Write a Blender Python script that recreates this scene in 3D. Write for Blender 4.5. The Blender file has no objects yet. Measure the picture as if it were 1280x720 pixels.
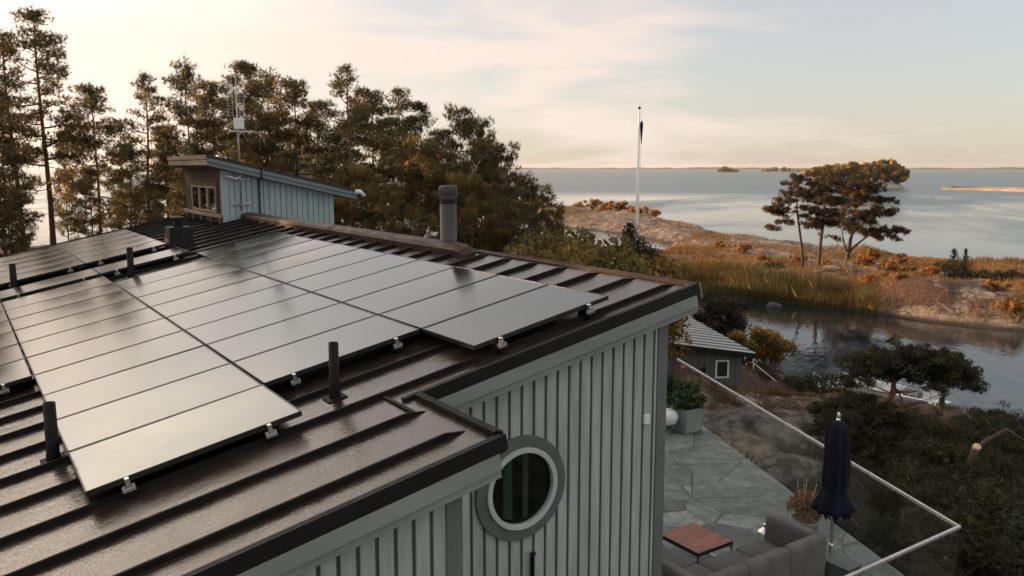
import bpy, math, random
import numpy as np
from mathutils import Vector, Matrix

random.seed(7)
scene = bpy.context.scene
COL = scene.collection
R_ = np.array([0.82857494, -0.55987817, 0.0])      # world direction to the right of the view
H_ = np.array([0.55987817, 0.82857494, 0.0])       # world direction ahead of the view
CAMZ = 12.0                                        # eye height over the sea
TZ = 6.8                                           # terrace level


def W(r, f, z=0.0):
    """metres right, metres ahead, height over the sea -> world point"""
    p = r * R_ + f * H_
    return Vector((p[0], p[1], z))


# ------------------------------------------------------------------ materials
MATS = {}


def nodes_of(name):
    m = bpy.data.materials.new(name)
    m.use_nodes = True
    nt = m.node_tree
    b = nt.nodes['Principled BSDF']
    return m, nt, b


def N(nt, kind, **kw):
    n = nt.nodes.new(kind)
    for k, v in kw.items():
        setattr(n, k, v)
    return n


def setin(n, **kw):
    for k, v in kw.items():
        n.inputs[k.replace('_', ' ')].default_value = v


def ramp(nt, src, stops):
    cr = N(nt, 'ShaderNodeValToRGB')
    el = cr.color_ramp.elements
    while len(el) > 1:
        el.remove(el[-1])
    el[0].position = stops[0][0]
    c = stops[0][1]
    el[0].color = (*c, 1) if not isinstance(c, float) else (c, c, c, 1)
    for p, c in stops[1:]:
        e = el.new(p)
        e.color = (*c, 1) if not isinstance(c, float) else (c, c, c, 1)
    nt.links.new(src, cr.inputs['Fac'])
    return cr.outputs['Color']


def coords(nt, scale=(1, 1, 1), rot=(0, 0, 0), kind='Object'):
    tc = N(nt, 'ShaderNodeTexCoord')
    mp = N(nt, 'ShaderNodeMapping')
    mp.inputs['Scale'].default_value = scale
    mp.inputs['Rotation'].default_value = rot
    nt.links.new(tc.outputs[kind], mp.inputs['Vector'])
    return mp.outputs['Vector']


def noise(nt, vec, scale, detail=4, rough=0.6, dist=0.0):
    n = N(nt, 'ShaderNodeTexNoise')
    setin(n, Scale=scale, Detail=detail, Roughness=rough, Distortion=dist)
    nt.links.new(vec, n.inputs['Vector'])
    return n.outputs['Fac']


def bump(nt, b, h, strength, dist=0.01, prev=None):
    bn = N(nt, 'ShaderNodeBump')
    setin(bn, Strength=strength, Distance=dist)
    nt.links.new(h, bn.inputs['Height'])
    if prev is not None:
        nt.links.new(prev, bn.inputs['Normal'])
    nt.links.new(bn.outputs['Normal'], b.inputs['Normal'])
    return bn.outputs['Normal']


def surf(name, c1, c2, scale=6, rough=0.6, metal=0.0, spec=0.5, stretch=(1, 1, 1), bmp=0.15, bscale=40, rvar=0.1,
         detail=5, lo=0.3, hi=0.7, bdist=0.005, rot=(0, 0, 0)):
    if name in MATS:
        return MATS[name]
    m, nt, b = nodes_of(name)
    v = coords(nt, stretch, rot)
    n1 = noise(nt, v, scale, detail)
    nt.links.new(ramp(nt, n1, [(lo, c1), (hi, c2)]), b.inputs['Base Color'])
    nt.links.new(ramp(nt, noise(nt, v, scale * 2.3, 4), [(0.3, float(max(0, rough - rvar))), (0.7, float(min(1, rough + rvar)))]),
                 b.inputs['Roughness'])
    setin(b, Metallic=metal)
    b.inputs['Specular IOR Level'].default_value = spec
    if bmp > 0:
        bump(nt, b, noise(nt, v, bscale, 3), bmp, bdist)
    MATS[name] = m
    return m


def leafy(name, c, rough=0.65, trans=0.3):
    m, nt, b = nodes_of(name)
    at = N(nt, 'ShaderNodeAttribute', attribute_name='tint')
    mx = N(nt, 'ShaderNodeMix', data_type='RGBA', blend_type='MULTIPLY')
    mx.inputs['Factor'].default_value = 1
    mx.inputs['A'].default_value = (*c, 1)
    nt.links.new(at.outputs['Color'], mx.inputs['B'])
    nt.links.new(mx.outputs['Result'], b.inputs['Base Color'])
    setin(b, Roughness=rough)
    b.inputs['Specular IOR Level'].default_value = 0.25
    t = N(nt, 'ShaderNodeBsdfTranslucent')
    nt.links.new(mx.outputs['Result'], t.inputs['Color'])
    ms = N(nt, 'ShaderNodeMixShader')
    ms.inputs['Fac'].default_value = trans
    nt.links.new(b.outputs[0], ms.inputs[1])
    nt.links.new(t.outputs[0], ms.inputs[2])
    nt.links.new(ms.outputs[0], nt.nodes['Material Output'].inputs['Surface'])
    MATS[name] = m
    return m


def glass(name, tint=(0.8, 0.85, 0.82), gloss_tint=(1, 1, 1), ior=1.5, base=0.0):
    m, nt, b = nodes_of(name)
    nt.nodes.remove(b)
    tr = N(nt, 'ShaderNodeBsdfTransparent')
    tr.inputs['Color'].default_value = (*tint, 1)
    gl = N(nt, 'ShaderNodeBsdfGlossy')
    gl.inputs['Roughness'].default_value = 0.02
    gl.inputs['Color'].default_value = (*gloss_tint, 1)
    fr = N(nt, 'ShaderNodeFresnel')
    fr.inputs['IOR'].default_value = ior
    ms = N(nt, 'ShaderNodeMixShader')
    geo = N(nt, 'ShaderNodeNewGeometry')
    front = N(nt, 'ShaderNodeMath', operation='MULTIPLY_ADD')      # only the outer face reflects
    nt.links.new(geo.outputs['Backfacing'], front.inputs[0])
    front.inputs[1].default_value = -1.0
    front.inputs[2].default_value = 1.0
    fac = N(nt, 'ShaderNodeMath', operation='MULTIPLY')
    nt.links.new(fr.outputs[0], fac.inputs[0])
    nt.links.new(front.outputs[0], fac.inputs[1])
    nt.links.new(fac.outputs[0], ms.inputs['Fac'])
    nt.links.new(tr.outputs[0], ms.inputs[1])
    nt.links.new(gl.outputs[0], ms.inputs[2])
    nt.links.new(ms.outputs[0], nt.nodes['Material Output'].inputs['Surface'])
    MATS[name] = m
    return m


# roof steel: dark, wet with dew, streaked down the slope
def roof_steel():
    m, nt, b = nodes_of('roof_steel')
    v = coords(nt)
    vs = coords(nt, (0.5, 7.0, 0.5))
    n1 = noise(nt, vs, 3.5, 6, 0.65)
    n2 = noise(nt, v, 1.3, 5)
    mx = N(nt, 'ShaderNodeMath', operation='ADD')
    nt.links.new(n1, mx.inputs[0])
    nt.links.new(n2, mx.inputs[1])
    hf = N(nt, 'ShaderNodeMath', operation='MULTIPLY')
    nt.links.new(mx.outputs[0], hf.inputs[0])
    hf.inputs[1].default_value = 0.5
    nt.links.new(ramp(nt, hf.outputs[0], [(0.35, (0.014, 0.010, 0.008)), (0.65, (0.040, 0.028, 0.021))]), b.inputs['Base Color'])
    nt.links.new(ramp(nt, hf.outputs[0], [(0.38, 0.11), (0.62, 0.31)]), b.inputs['Roughness'])
    b.inputs['IOR'].default_value = 1.85
    b.inputs['Specular Tint'].default_value = (1.0, 0.87, 0.74, 1)
    setin(b, Metallic=0.0)
    d = noise(nt, v, 55, 2)
    drops = ramp(nt, d, [(0.5, 0.0), (0.68, 1.0)])
    p = bump(nt, b, drops, 0.2, 0.004)
    p = bump(nt, b, n1, 0.12, 0.01, p)
    bump(nt, b, n2, 0.45, 0.04, p)
    MATS['roof_steel'] = m
    return m


def pv_glass():
    m, nt, b = nodes_of('pv_glass')
    v = coords(nt)
    vs = coords(nt, (0.35, 9.0, 0.35))
    n1 = noise(nt, vs, 5, 5, 0.6)
    n2 = noise(nt, v, 0.55, 5)
    nt.links.new(ramp(nt, n2, [(0.35, (0.006, 0.007, 0.008)), (0.7, (0.016, 0.016, 0.015))]), b.inputs['Base Color'])
    ad = N(nt, 'ShaderNodeMath', operation='MULTIPLY_ADD')
    nt.links.new(n1, ad.inputs[0])
    ad.inputs[1].default_value = 0.5
    nt.links.new(n2, ad.inputs[2])
    nt.links.new(ramp(nt, ad.outputs[0], [(0.5, 0.07), (1.0, 0.22)]), b.inputs['Roughness'])
    b.inputs['IOR'].default_value = 2.7
    tint = ramp(nt, n2, [(0.3, (1, 0.98, 0.90)), (0.7, (0.90, 0.92, 0.86))])
    nt.links.new(tint, b.inputs['Specular Tint'])
    bump(nt, b, n1, 0.05, 0.004)
    MATS['pv_glass'] = m
    return m


def flagstone():
    m, nt, b = nodes_of('flagstone')
    v = coords(nt)
    wob = N(nt, 'ShaderNodeTexNoise')
    setin(wob, Scale=0.9, Detail=2)
    nt.links.new(v, wob.inputs['Vector'])
    add = N(nt, 'ShaderNodeMix', data_type='RGBA', blend_type='LINEAR_LIGHT')
    add.inputs['Factor'].default_value = 0.16
    nt.links.new(v, add.inputs['A'])
    nt.links.new(wob.outputs['Color'], add.inputs['B'])
    flat = N(nt, 'ShaderNodeVectorMath', operation='MULTIPLY')
    flat.inputs[1].default_value = (1, 0.85, 0)
    nt.links.new(add.outputs['Result'], flat.inputs[0])
    e = N(nt, 'ShaderNodeTexVoronoi', feature='DISTANCE_TO_EDGE')
    setin(e, Scale=1.25, Randomness=1.0)
    nt.links.new(flat.outputs[0], e.inputs['Vector'])
    c = N(nt, 'ShaderNodeTexVoronoi', feature='F1')
    setin(c, Scale=1.25, Randomness=1.0)
    nt.links.new(flat.outputs[0], c.inputs['Vector'])
    sep = N(nt, 'ShaderNodeSeparateColor')
    nt.links.new(c.outputs['Color'], sep.inputs[0])
    base = ramp(nt, sep.outputs[0], [(0.0, (0.058, 0.070, 0.068)), (0.4, (0.10, 0.118, 0.112)), (0.75, (0.135, 0.158, 0.148)), (1.0, (0.20, 0.222, 0.205))])
    nz = ramp(nt, noise(nt, v, 4.5, 8, 0.75), [(0.36, 0.45), (0.64, 1.35)])
    mu = N(nt, 'ShaderNodeMix', data_type='RGBA', blend_type='MULTIPLY')
    mu.inputs['Factor'].default_value = 1
    nt.links.new(base, mu.inputs['A'])
    nt.links.new(nz, mu.inputs['B'])
    j = ramp(nt, e.outputs['Distance'], [(0.004, 0.0), (0.012, 1.0)])
    mj = N(nt, 'ShaderNodeMix', data_type='RGBA')
    nt.links.new(j, mj.inputs['Factor'])
    mj.inputs['A'].default_value = (0.018, 0.020, 0.019, 1)
    nt.links.new(mu.outputs['Result'], mj.inputs['B'])
    nt.links.new(mj.outputs['Result'], b.inputs['Base Color'])
    setin(b, Roughness=0.5)
    p = bump(nt, b, j, 0.5, 0.01)
    bump(nt, b, noise(nt, v, 5, 6, 0.7), 0.3, 0.02, p)
    MATS['flagstone'] = m
    return m


def water_mat():
    m, nt, b = nodes_of('water')
    v = coords(nt)
    vs = coords(nt, (1, 1, 1), (0, 0, math.radians(-34)))
    st = N(nt, 'ShaderNodeMapping')
    st.inputs['Scale'].default_value = (0.35, 1, 1)
    nt.links.new(vs, st.inputs['Vector'])
    big = noise(nt, st.outputs[0], 0.012, 9, 0.62, 0.6)
    wind = ramp(nt, big, [(0.42, 0.0), (0.60, 1.0)])
    # open sea beyond the skerries is ruffled by wind; the bay inside lies calm
    ln = N(nt, 'ShaderNodeVectorMath', operation='LENGTH')
    nt.links.new(v, ln.inputs[0])
    far = N(nt, 'ShaderNodeMapRange')
    setin(far, From_Min=330.0, From_Max=430.0)
    nt.links.new(ln.outputs['Value'], far.inputs['Value'])
    sd = N(nt, 'ShaderNodeVectorMath', operation='DOT_PRODUCT')
    nt.links.new(v, sd.inputs[0])
    sd.inputs[1].default_value = tuple(R_)
    rgt = N(nt, 'ShaderNodeMapRange')
    setin(rgt, From_Min=-160.0, From_Max=20.0)
    nt.links.new(sd.outputs['Value'], rgt.inputs['Value'])
    fm = N(nt, 'ShaderNodeMath', operation='MULTIPLY')
    nt.links.new(far.outputs[0], fm.inputs[0])
    nt.links.new(rgt.outputs[0], fm.inputs[1])
    wmax = N(nt, 'ShaderNodeMath', operation='MAXIMUM')
    nt.links.new(wind, wmax.inputs[0])
    nt.links.new(fm.outputs[0], wmax.inputs[1])
    wc = N(nt, 'ShaderNodeMix', data_type='RGBA')
    nt.links.new(wmax.outputs[0], wc.inputs['Factor'])
    wc.inputs['A'].default_value = (0.008, 0.014, 0.016, 1)
    wc.inputs['B'].default_value = (0.034, 0.070, 0.082, 1)
    nt.links.new(wc.outputs['Result'], b.inputs['Base Color'])
    b.inputs['IOR'].default_value = 1.34
    rr = N(nt, 'ShaderNodeMapRange')
    setin(rr, To_Min=0.03, To_Max=0.30)
    nt.links.new(wmax.outputs[0], rr.inputs['Value'])
    nt.links.new(rr.outputs[0], b.inputs['Roughness'])
    st2 = N(nt, 'ShaderNodeMapping')
    st2.inputs['Scale'].default_value = (0.4, 1, 1)
    st2.inputs['Rotation'].default_value = (0, 0, 0.2)
    nt.links.new(vs, st2.inputs['Vector'])
    w1 = noise(nt, st2.outputs[0], 1.9, 3, 0.6, 0.5)
    w2 = noise(nt, st2.outputs[0], 0.28, 3, 0.5, 0.2)
    bs = N(nt, 'ShaderNodeMapRange')
    setin(bs, To_Min=0.08, To_Max=0.9)
    nt.links.new(wmax.outputs[0], bs.inputs['Value'])
    b1 = N(nt, 'ShaderNodeBump')
    setin(b1, Distance=0.10)
    nt.links.new(bs.outputs[0], b1.inputs['Strength'])
    nt.links.new(w1, b1.inputs['Height'])
    b2 = N(nt, 'ShaderNodeBump')
    setin(b2, Distance=0.25)
    nt.links.new(bs.outputs[0], b2.inputs['Strength'])
    nt.links.new(w2, b2.inputs['Height'])
    nt.links.new(b1.outputs[0], b2.inputs['Normal'])
    nt.links.new(b2.outputs[0], b.inputs['Normal'])
    MATS['water'] = m
    return m


def terrain_mat():
    m, nt, b = nodes_of('ground_cover')
    v = coords(nt)
    at = N(nt, 'ShaderNodeAttribute', attribute_name='cover')
    sep = N(nt, 'ShaderNodeSeparateColor')
    nt.links.new(at.outputs['Color'], sep.inputs[0])
    n1 = noise(nt, v, 0.75, 9, 0.72, 0.3)
    n2 = noise(nt, v, 0.23, 7, 0.66, 0.5)
    n3 = noise(nt, v, 4.0, 6, 0.72)
    rock = ramp(nt, n1, [(0.36, (0.035, 0.03, 0.026)), (0.45, (0.115, 0.080, 0.060)), (0.53, (0.25, 0.170, 0.125)), (0.64, (0.46, 0.355, 0.285))])
    lich = ramp(nt, n3, [(0.47, (0.05, 0.042, 0.036)), (0.56, (0.33, 0.31, 0.27))])
    mr = N(nt, 'ShaderNodeMix', data_type='RGBA')
    mr.inputs['Factor'].default_value = 0.35
    nt.links.new(rock, mr.inputs['A'])
    nt.links.new(lich, mr.inputs['B'])
    heath = ramp(nt, n3, [(0.3, (0.024, 0.015, 0.010)), (0.5, (0.080, 0.040, 0.023)), (0.66, (0.155, 0.080, 0.04))])
    grass = ramp(nt, n3, [(0.3, (0.07, 0.048, 0.018)), (0.55, (0.19, 0.125, 0.045)), (0.75, (0.30, 0.20, 0.08))])
    # heather creeps into the hollows of the rock

    cr = N(nt, 'ShaderNodeTexVoronoi', feature='DISTANCE_TO_EDGE')
    setin(cr, Scale=0.32, Randomness=1.0)
    wv = N(nt, 'ShaderNodeMix', data_type='RGBA', blend_type='LINEAR_LIGHT')
    wv.inputs['Factor'].default_value = 0.9
    nt.links.new(v, wv.inputs['A'])
    nx = N(nt, 'ShaderNodeTexNoise')
    setin(nx, Scale=0.5, Detail=5, Roughness=0.6)
    nt.links.new(v, nx.inputs['Vector'])
    nt.links.new(nx.outputs['Color'], wv.inputs['B'])
    sq = N(nt, 'ShaderNodeVectorMath', operation='MULTIPLY')
    sq.inputs[1].default_value = (1.0, 0.55, 1.6)
    nt.links.new(wv.outputs['Result'], sq.inputs[0])
    nt.links.new(sq.outputs[0], cr.inputs['Vector'])
    crack = ramp(nt, cr.outputs['Distance'], [(0.0, 0.0), (0.045, 1.0)])

    def mixby(fac, a, c):
        mm = N(nt, 'ShaderNodeMix', data_type='RGBA')
        nt.links.new(fac, mm.inputs['Factor'])
        nt.links.new(a, mm.inputs['A'])
        nt.links.new(c, mm.inputs['B'])
        return mm.outputs['Result']

    def edge(att, nz, w=0.22):
        a = N(nt, 'ShaderNodeMath', operation='SUBTRACT')
        nt.links.new(att, a.inputs[0])
        nt.links.new(nz, a.inputs[1])
        mr_ = N(nt, 'ShaderNodeMapRange')
        setin(mr_, From_Min=-w * 0.35, From_Max=w * 0.35)
        nt.links.new(a.outputs[0], mr_.inputs['Value'])
        return mr_.outputs[0]
    ck = N(nt, 'ShaderNodeMix', data_type='RGBA')
    nt.links.new(crack, ck.inputs['Factor'])
    ck.inputs['A'].default_value = (0.035, 0.027, 0.021, 1)
    nt.links.new(mr.outputs['Result'], ck.inputs['B'])
    c = mixby(edge(sep.outputs[0], n1), ck.outputs['Result'], heath)
    c = mixby(edge(sep.outputs[1], n2), c, grass)
    sand = ramp(nt, n1, [(0.3, (0.27, 0.20, 0.14)), (0.7, (0.42, 0.32, 0.235))])
    c = mixby(sep.outputs[2], c, sand)
    # wet dark band and weed where the rock meets the sea
    geo = N(nt, 'ShaderNodeNewGeometry')
    sx = N(nt, 'ShaderNodeSeparateXYZ')
    nt.links.new(geo.outputs['Position'], sx.inputs[0])
    wet = N(nt, 'ShaderNodeMapRange')
    setin(wet, From_Min=0.12, From_Max=0.42, To_Min=1.0, To_Max=0.0)
    nt.links.new(sx.outputs['Z'], wet.inputs['Value'])
    dk = N(nt, 'ShaderNodeRGB')
    dk.outputs[0].default_value = (0.045, 0.032, 0.025, 1)
    c = mixby(wet.outputs[0], c, dk.outputs[0])
    nt.links.new(c, b.inputs['Base Color'])
    setin(b, Roughness=0.8)
    b.inputs['Specular IOR Level'].default_value = 0.3
    p = bump(nt, b, crack, 0.6, 0.12)
    p = bump(nt, b, n1, 1.0, 0.5, p)
    bump(nt, b, n3, 0.9, 0.10, p)
    MATS['ground_cover'] = m
    return m


roof_steel(); pv_glass(); flagstone(); water_mat(); terrain_mat()
surf('rib_steel', (0.006, 0.006, 0.006), (0.013, 0.012, 0.011), 5, 0.6, spec=0.15, bmp=0.05)
surf('edge_steel', (0.007, 0.007, 0.007), (0.015, 0.015, 0.016), 3, 0.5, spec=0.2, bmp=0.06)
surf('panel_frame', (0.015, 0.015, 0.015), (0.03, 0.029, 0.027), 8, 0.35, metal=0.3, bmp=0.0)
surf('rust_steel', (0.022, 0.011, 0.008), (0.055, 0.027, 0.018), 4, 0.55, spec=0.25, bmp=0.15, stretch=(1, 0.4, 1))
surf('galv_steel', (0.32, 0.31, 0.30), (0.48, 0.46, 0.44), 20, 0.45, metal=0.6, bmp=0.05)
surf('board_paint', (0.265, 0.31, 0.285), (0.42, 0.47, 0.435), 1.9, 0.6, spec=0.35, stretch=(6, 6, 0.7), bmp=0.25, bscale=9, bdist=0.004)
surf('groove_shade_paint', (0.075, 0.085, 0.08), (0.11, 0.12, 0.114), 3, 0.7, bmp=0.0)  # darker than the boards: the groove shadow is put into the colour
surf('trim_paint', (0.105, 0.12, 0.12), (0.145, 0.16, 0.158), 2, 0.6, spec=0.35, stretch=(4, 4, 0.6), bmp=0.2, bscale=9, bdist=0.003)
surf('barge_paint', (0.18, 0.205, 0.195), (0.25, 0.275, 0.26), 2, 0.55, spec=0.35, stretch=(0.5, 3, 3), bmp=0.2, bscale=8, bdist=0.003)
surf('window_casing', (0.085, 0.10, 0.10), (0.12, 0.135, 0.132), 5, 0.5, spec=0.4, bmp=0.08)
surf('window_paint', (0.40, 0.44, 0.42), (0.5, 0.53, 0.51), 6, 0.4, bmp=0.05)
surf('room_shade', (0.012, 0.012, 0.012), (0.02, 0.02, 0.02), 3, 0.8, bmp=0.0)  # flat colour standing for the darkness of unlit rooms
surf('curtain_cloth', (0.20, 0.33, 0.29), (0.28, 0.42, 0.37), 3, 0.9, stretch=(6, 6, 0.3), bmp=0.3, bscale=8)
surf('fascia_paint', (0.13, 0.165, 0.17), (0.20, 0.24, 0.245), 1.5, 0.6, spec=0.3, stretch=(0.6, 4, 4), bmp=0.2, bscale=8)
surf('blue_boards', (0.25, 0.335, 0.36), (0.36, 0.44, 0.46), 1.3, 0.6, spec=0.35, stretch=(5, 5, 0.6), bmp=0.25, bscale=9, bdist=0.004)
surf('weathered_boards', (0.06, 0.044, 0.032), (0.115, 0.088, 0.066), 1.6, 0.75, spec=0.25, stretch=(5, 5, 0.5), bmp=0.35, bscale=10, bdist=0.006)
surf('beige_boards', (0.19, 0.14, 0.10), (0.32, 0.25, 0.18), 1.5, 0.65, stretch=(3, 0.5, 3), bmp=0.2, bscale=8)
surf('beige_frame', (0.24, 0.195, 0.145), (0.34, 0.28, 0.215), 5, 0.55, bmp=0.1)
surf('bitumen', (0.018, 0.017, 0.016), (0.045, 0.04, 0.036), 8, 0.8, bmp=0.4, bscale=30)
surf('white_paint', (0.68, 0.68, 0.66), (0.80, 0.80, 0.78), 4, 0.4, bmp=0.03)
surf('white_plastic', (0.62, 0.64, 0.64), (0.74, 0.76, 0.75), 3, 0.35, bmp=0.02)
surf('dark_plastic', (0.006, 0.006, 0.006), (0.012, 0.011, 0.010), 6, 0.5, spec=0.15, bmp=0.03)
surf('flue_steel', (0.03, 0.028, 0.027), (0.055, 0.052, 0.049), 2, 0.55, metal=0.1, bmp=0.08)
surf('silver_steel', (0.55, 0.54, 0.52), (0.72, 0.71, 0.68), 8, 0.28, metal=0.9, bmp=0.02)
surf('rail_alu', (0.42, 0.41, 0.40), (0.56, 0.55, 0.54), 5, 0.3, metal=0.6, bmp=0.02)
surf('cottage_paint', (0.075, 0.082, 0.082), (0.115, 0.12, 0.12), 2, 0.7, stretch=(5, 5, 0.6), bmp=0.3, bscale=9)
surf('sheet_roof', (0.27, 0.28, 0.28), (0.38, 0.39, 0.39), 1.5, 0.5, spec=0.45, stretch=(0.5, 3, 3), bmp=0.15)
surf('zinc_planter', (0.22, 0.25, 0.245), (0.31, 0.335, 0.33), 3, 0.55, metal=0.1, bmp=0.1)
surf('soil', (0.02, 0.014, 0.01), (0.05, 0.035, 0.025), 20, 0.95, bmp=0.6, bscale=30)
surf('sofa_cloth', (0.10, 0.098, 0.096), (0.15, 0.146, 0.143), 5, 0.85, spec=0.2, bmp=0.25, bscale=160, bdist=0.002)
surf('seat_cloth', (0.075, 0.075, 0.078), (0.115, 0.114, 0.116), 5, 0.85, spec=0.2, bmp=0.25, bscale=160, bdist=0.002)
surf('navy_canvas', (0.004, 0.005, 0.012), (0.010, 0.011, 0.026), 2, 0.8, spec=0.2, stretch=(9, 9, 0.8), bmp=0.5, bscale=7, bdist=0.02)
surf('black_steel', (0.015, 0.015, 0.016), (0.03, 0.03, 0.032), 6, 0.4, bmp=0.03)
surf('jetty_wood', (0.14, 0.125, 0.11), (0.24, 0.215, 0.19), 2, 0.8, stretch=(0.4, 4, 4), bmp=0.4, bscale=10)
surf('boat_grey', (0.05, 0.055, 0.06), (0.09, 0.095, 0.10), 3, 0.45, bmp=0.05)
surf('dark_rock', (0.02, 0.018, 0.016), (0.07, 0.06, 0.052), 3, 0.75, bmp=0.7, bscale=5, bdist=0.05)
surf('pale_rock', (0.20, 0.16, 0.135), (0.42, 0.35, 0.30), 2.5, 0.8, bmp=0.7, bscale=5, bdist=0.05)
surf('warm_rock', (0.26, 0.15, 0.085), (0.46, 0.30, 0.19), 0.15, 0.85, bmp=0.5, bscale=1.0, bdist=0.3)
surf('lichen_rock', (0.035, 0.029, 0.024), (0.16, 0.138, 0.118), 2.0, 0.85, spec=0.25, bmp=0.9, bscale=6, bdist=0.06, detail=9, lo=0.42, hi=0.62)
surf('sawn_wood', (0.50, 0.36, 0.22), (0.62, 0.47, 0.30), 8, 0.7, bmp=0.1)
surf('bark', (0.045, 0.032, 0.025), (0.12, 0.08, 0.058), 3, 0.85, spec=0.2, stretch=(3, 3, 0.6), bmp=0.8, bscale=6, bdist=0.04)
surf('far_coast', (0.045, 0.05, 0.03), (0.09, 0.085, 0.045), 0.01, 0.9, bmp=0.0)
surf('red_petal', (0.40, 0.02, 0.025), (0.55, 0.04, 0.04), 8, 0.6, bmp=0.0)


def table_top():
    m, nt, b = nodes_of('teak_slats')
    v = coords(nt)
    br = N(nt, 'ShaderNodeTexBrick')
    setin(br, Scale=1.0, Mortar_Size=0.004, Bias=0.0, Brick_Width=0.16, Row_Height=0.045)
    br.inputs['Color1'].default_value = (0.19, 0.048, 0.020, 1)
    br.inputs['Color2'].default_value = (0.32, 0.095, 0.038, 1)
    br.inputs['Mortar'].default_value = (0.03, 0.012, 0.008, 1)
    nt.links.new(v, br.inputs['Vector'])
    nt.links.new(br.outputs['Color'], b.inputs['Base Color'])
    setin(b, Roughness=0.5)
    bump(nt, b, br.outputs['Fac'], -0.4, 0.004)
    MATS['teak_slats'] = m


table_top()


def pine_bark():
    m, nt, b = nodes_of('pine_bark')
    at = N(nt, 'ShaderNodeAttribute', attribute_name='tint')
    v = coords(nt, (3, 3, 0.8))
    n = ramp(nt, noise(nt, v, 2.5, 5), [(0.3, 0.55), (0.7, 1.3)])
    mx = N(nt, 'ShaderNodeMix', data_type='RGBA', blend_type='MULTIPLY')
    mx.inputs['Factor'].default_value = 1
    nt.links.new(at.outputs['Color'], mx.inputs['A'])
    nt.links.new(n, mx.inputs['B'])
    nt.links.new(mx.outputs['Result'], b.inputs['Base Color'])
    setin(b, Roughness=0.85)
    b.inputs['Specular IOR Level'].default_value = 0.2
    bump(nt, b, noise(nt, v, 5, 4), 0.7, 0.03)
    MATS['pine_bark'] = m


pine_bark()
leafy('pine_needles', (0.128, 0.106, 0.040), trans=0.45)
leafy('pine_needles_dark', (0.058, 0.044, 0.022), trans=0.25)
leafy('pine_needles_near', (0.048, 0.050, 0.022), trans=0.25)
leafy('broad_leaves', (0.17, 0.145, 0.045), trans=0.4)
leafy('rust_leaves', (0.33, 0.165, 0.05), trans=0.4)
leafy('island_leaves', (0.44, 0.25, 0.09), trans=0.35)
leafy('dark_leaves', (0.05, 0.034, 0.02), trans=0.25)
leafy('reed_blades', (0.145, 0.115, 0.05), trans=0.3)
leafy('grass_blades', (0.24, 0.155, 0.06), trans=0.3)
leafy('dry_flower', (0.26, 0.15, 0.085), trans=0.3)
leafy('pot_leaves', (0.05, 0.085, 0.032), trans=0.3)
glass('rail_glass', (0.86, 0.89, 0.875), ior=1.42)
glass('window_glass', (0.55, 0.6, 0.58), ior=1.9)


# ------------------------------------------------------------------ object helpers
def tag(o, label=None, cat=None, group=None, kind=None):
    if label: o['label'] = label
    if cat: o['category'] = cat
    if group: o['group'] = group
    if kind: o['kind'] = kind
    return o


def thing(name, label, cat, loc=(0, 0, 0), group=None, rotz=0.0):
    o = bpy.data.objects.new(name, None)
    o.empty_display_size = 0.3
    COL.objects.link(o)
    o.location = loc
    o.rotation_euler = (0, 0, rotz)
    return tag(o, label, cat, group)


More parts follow.
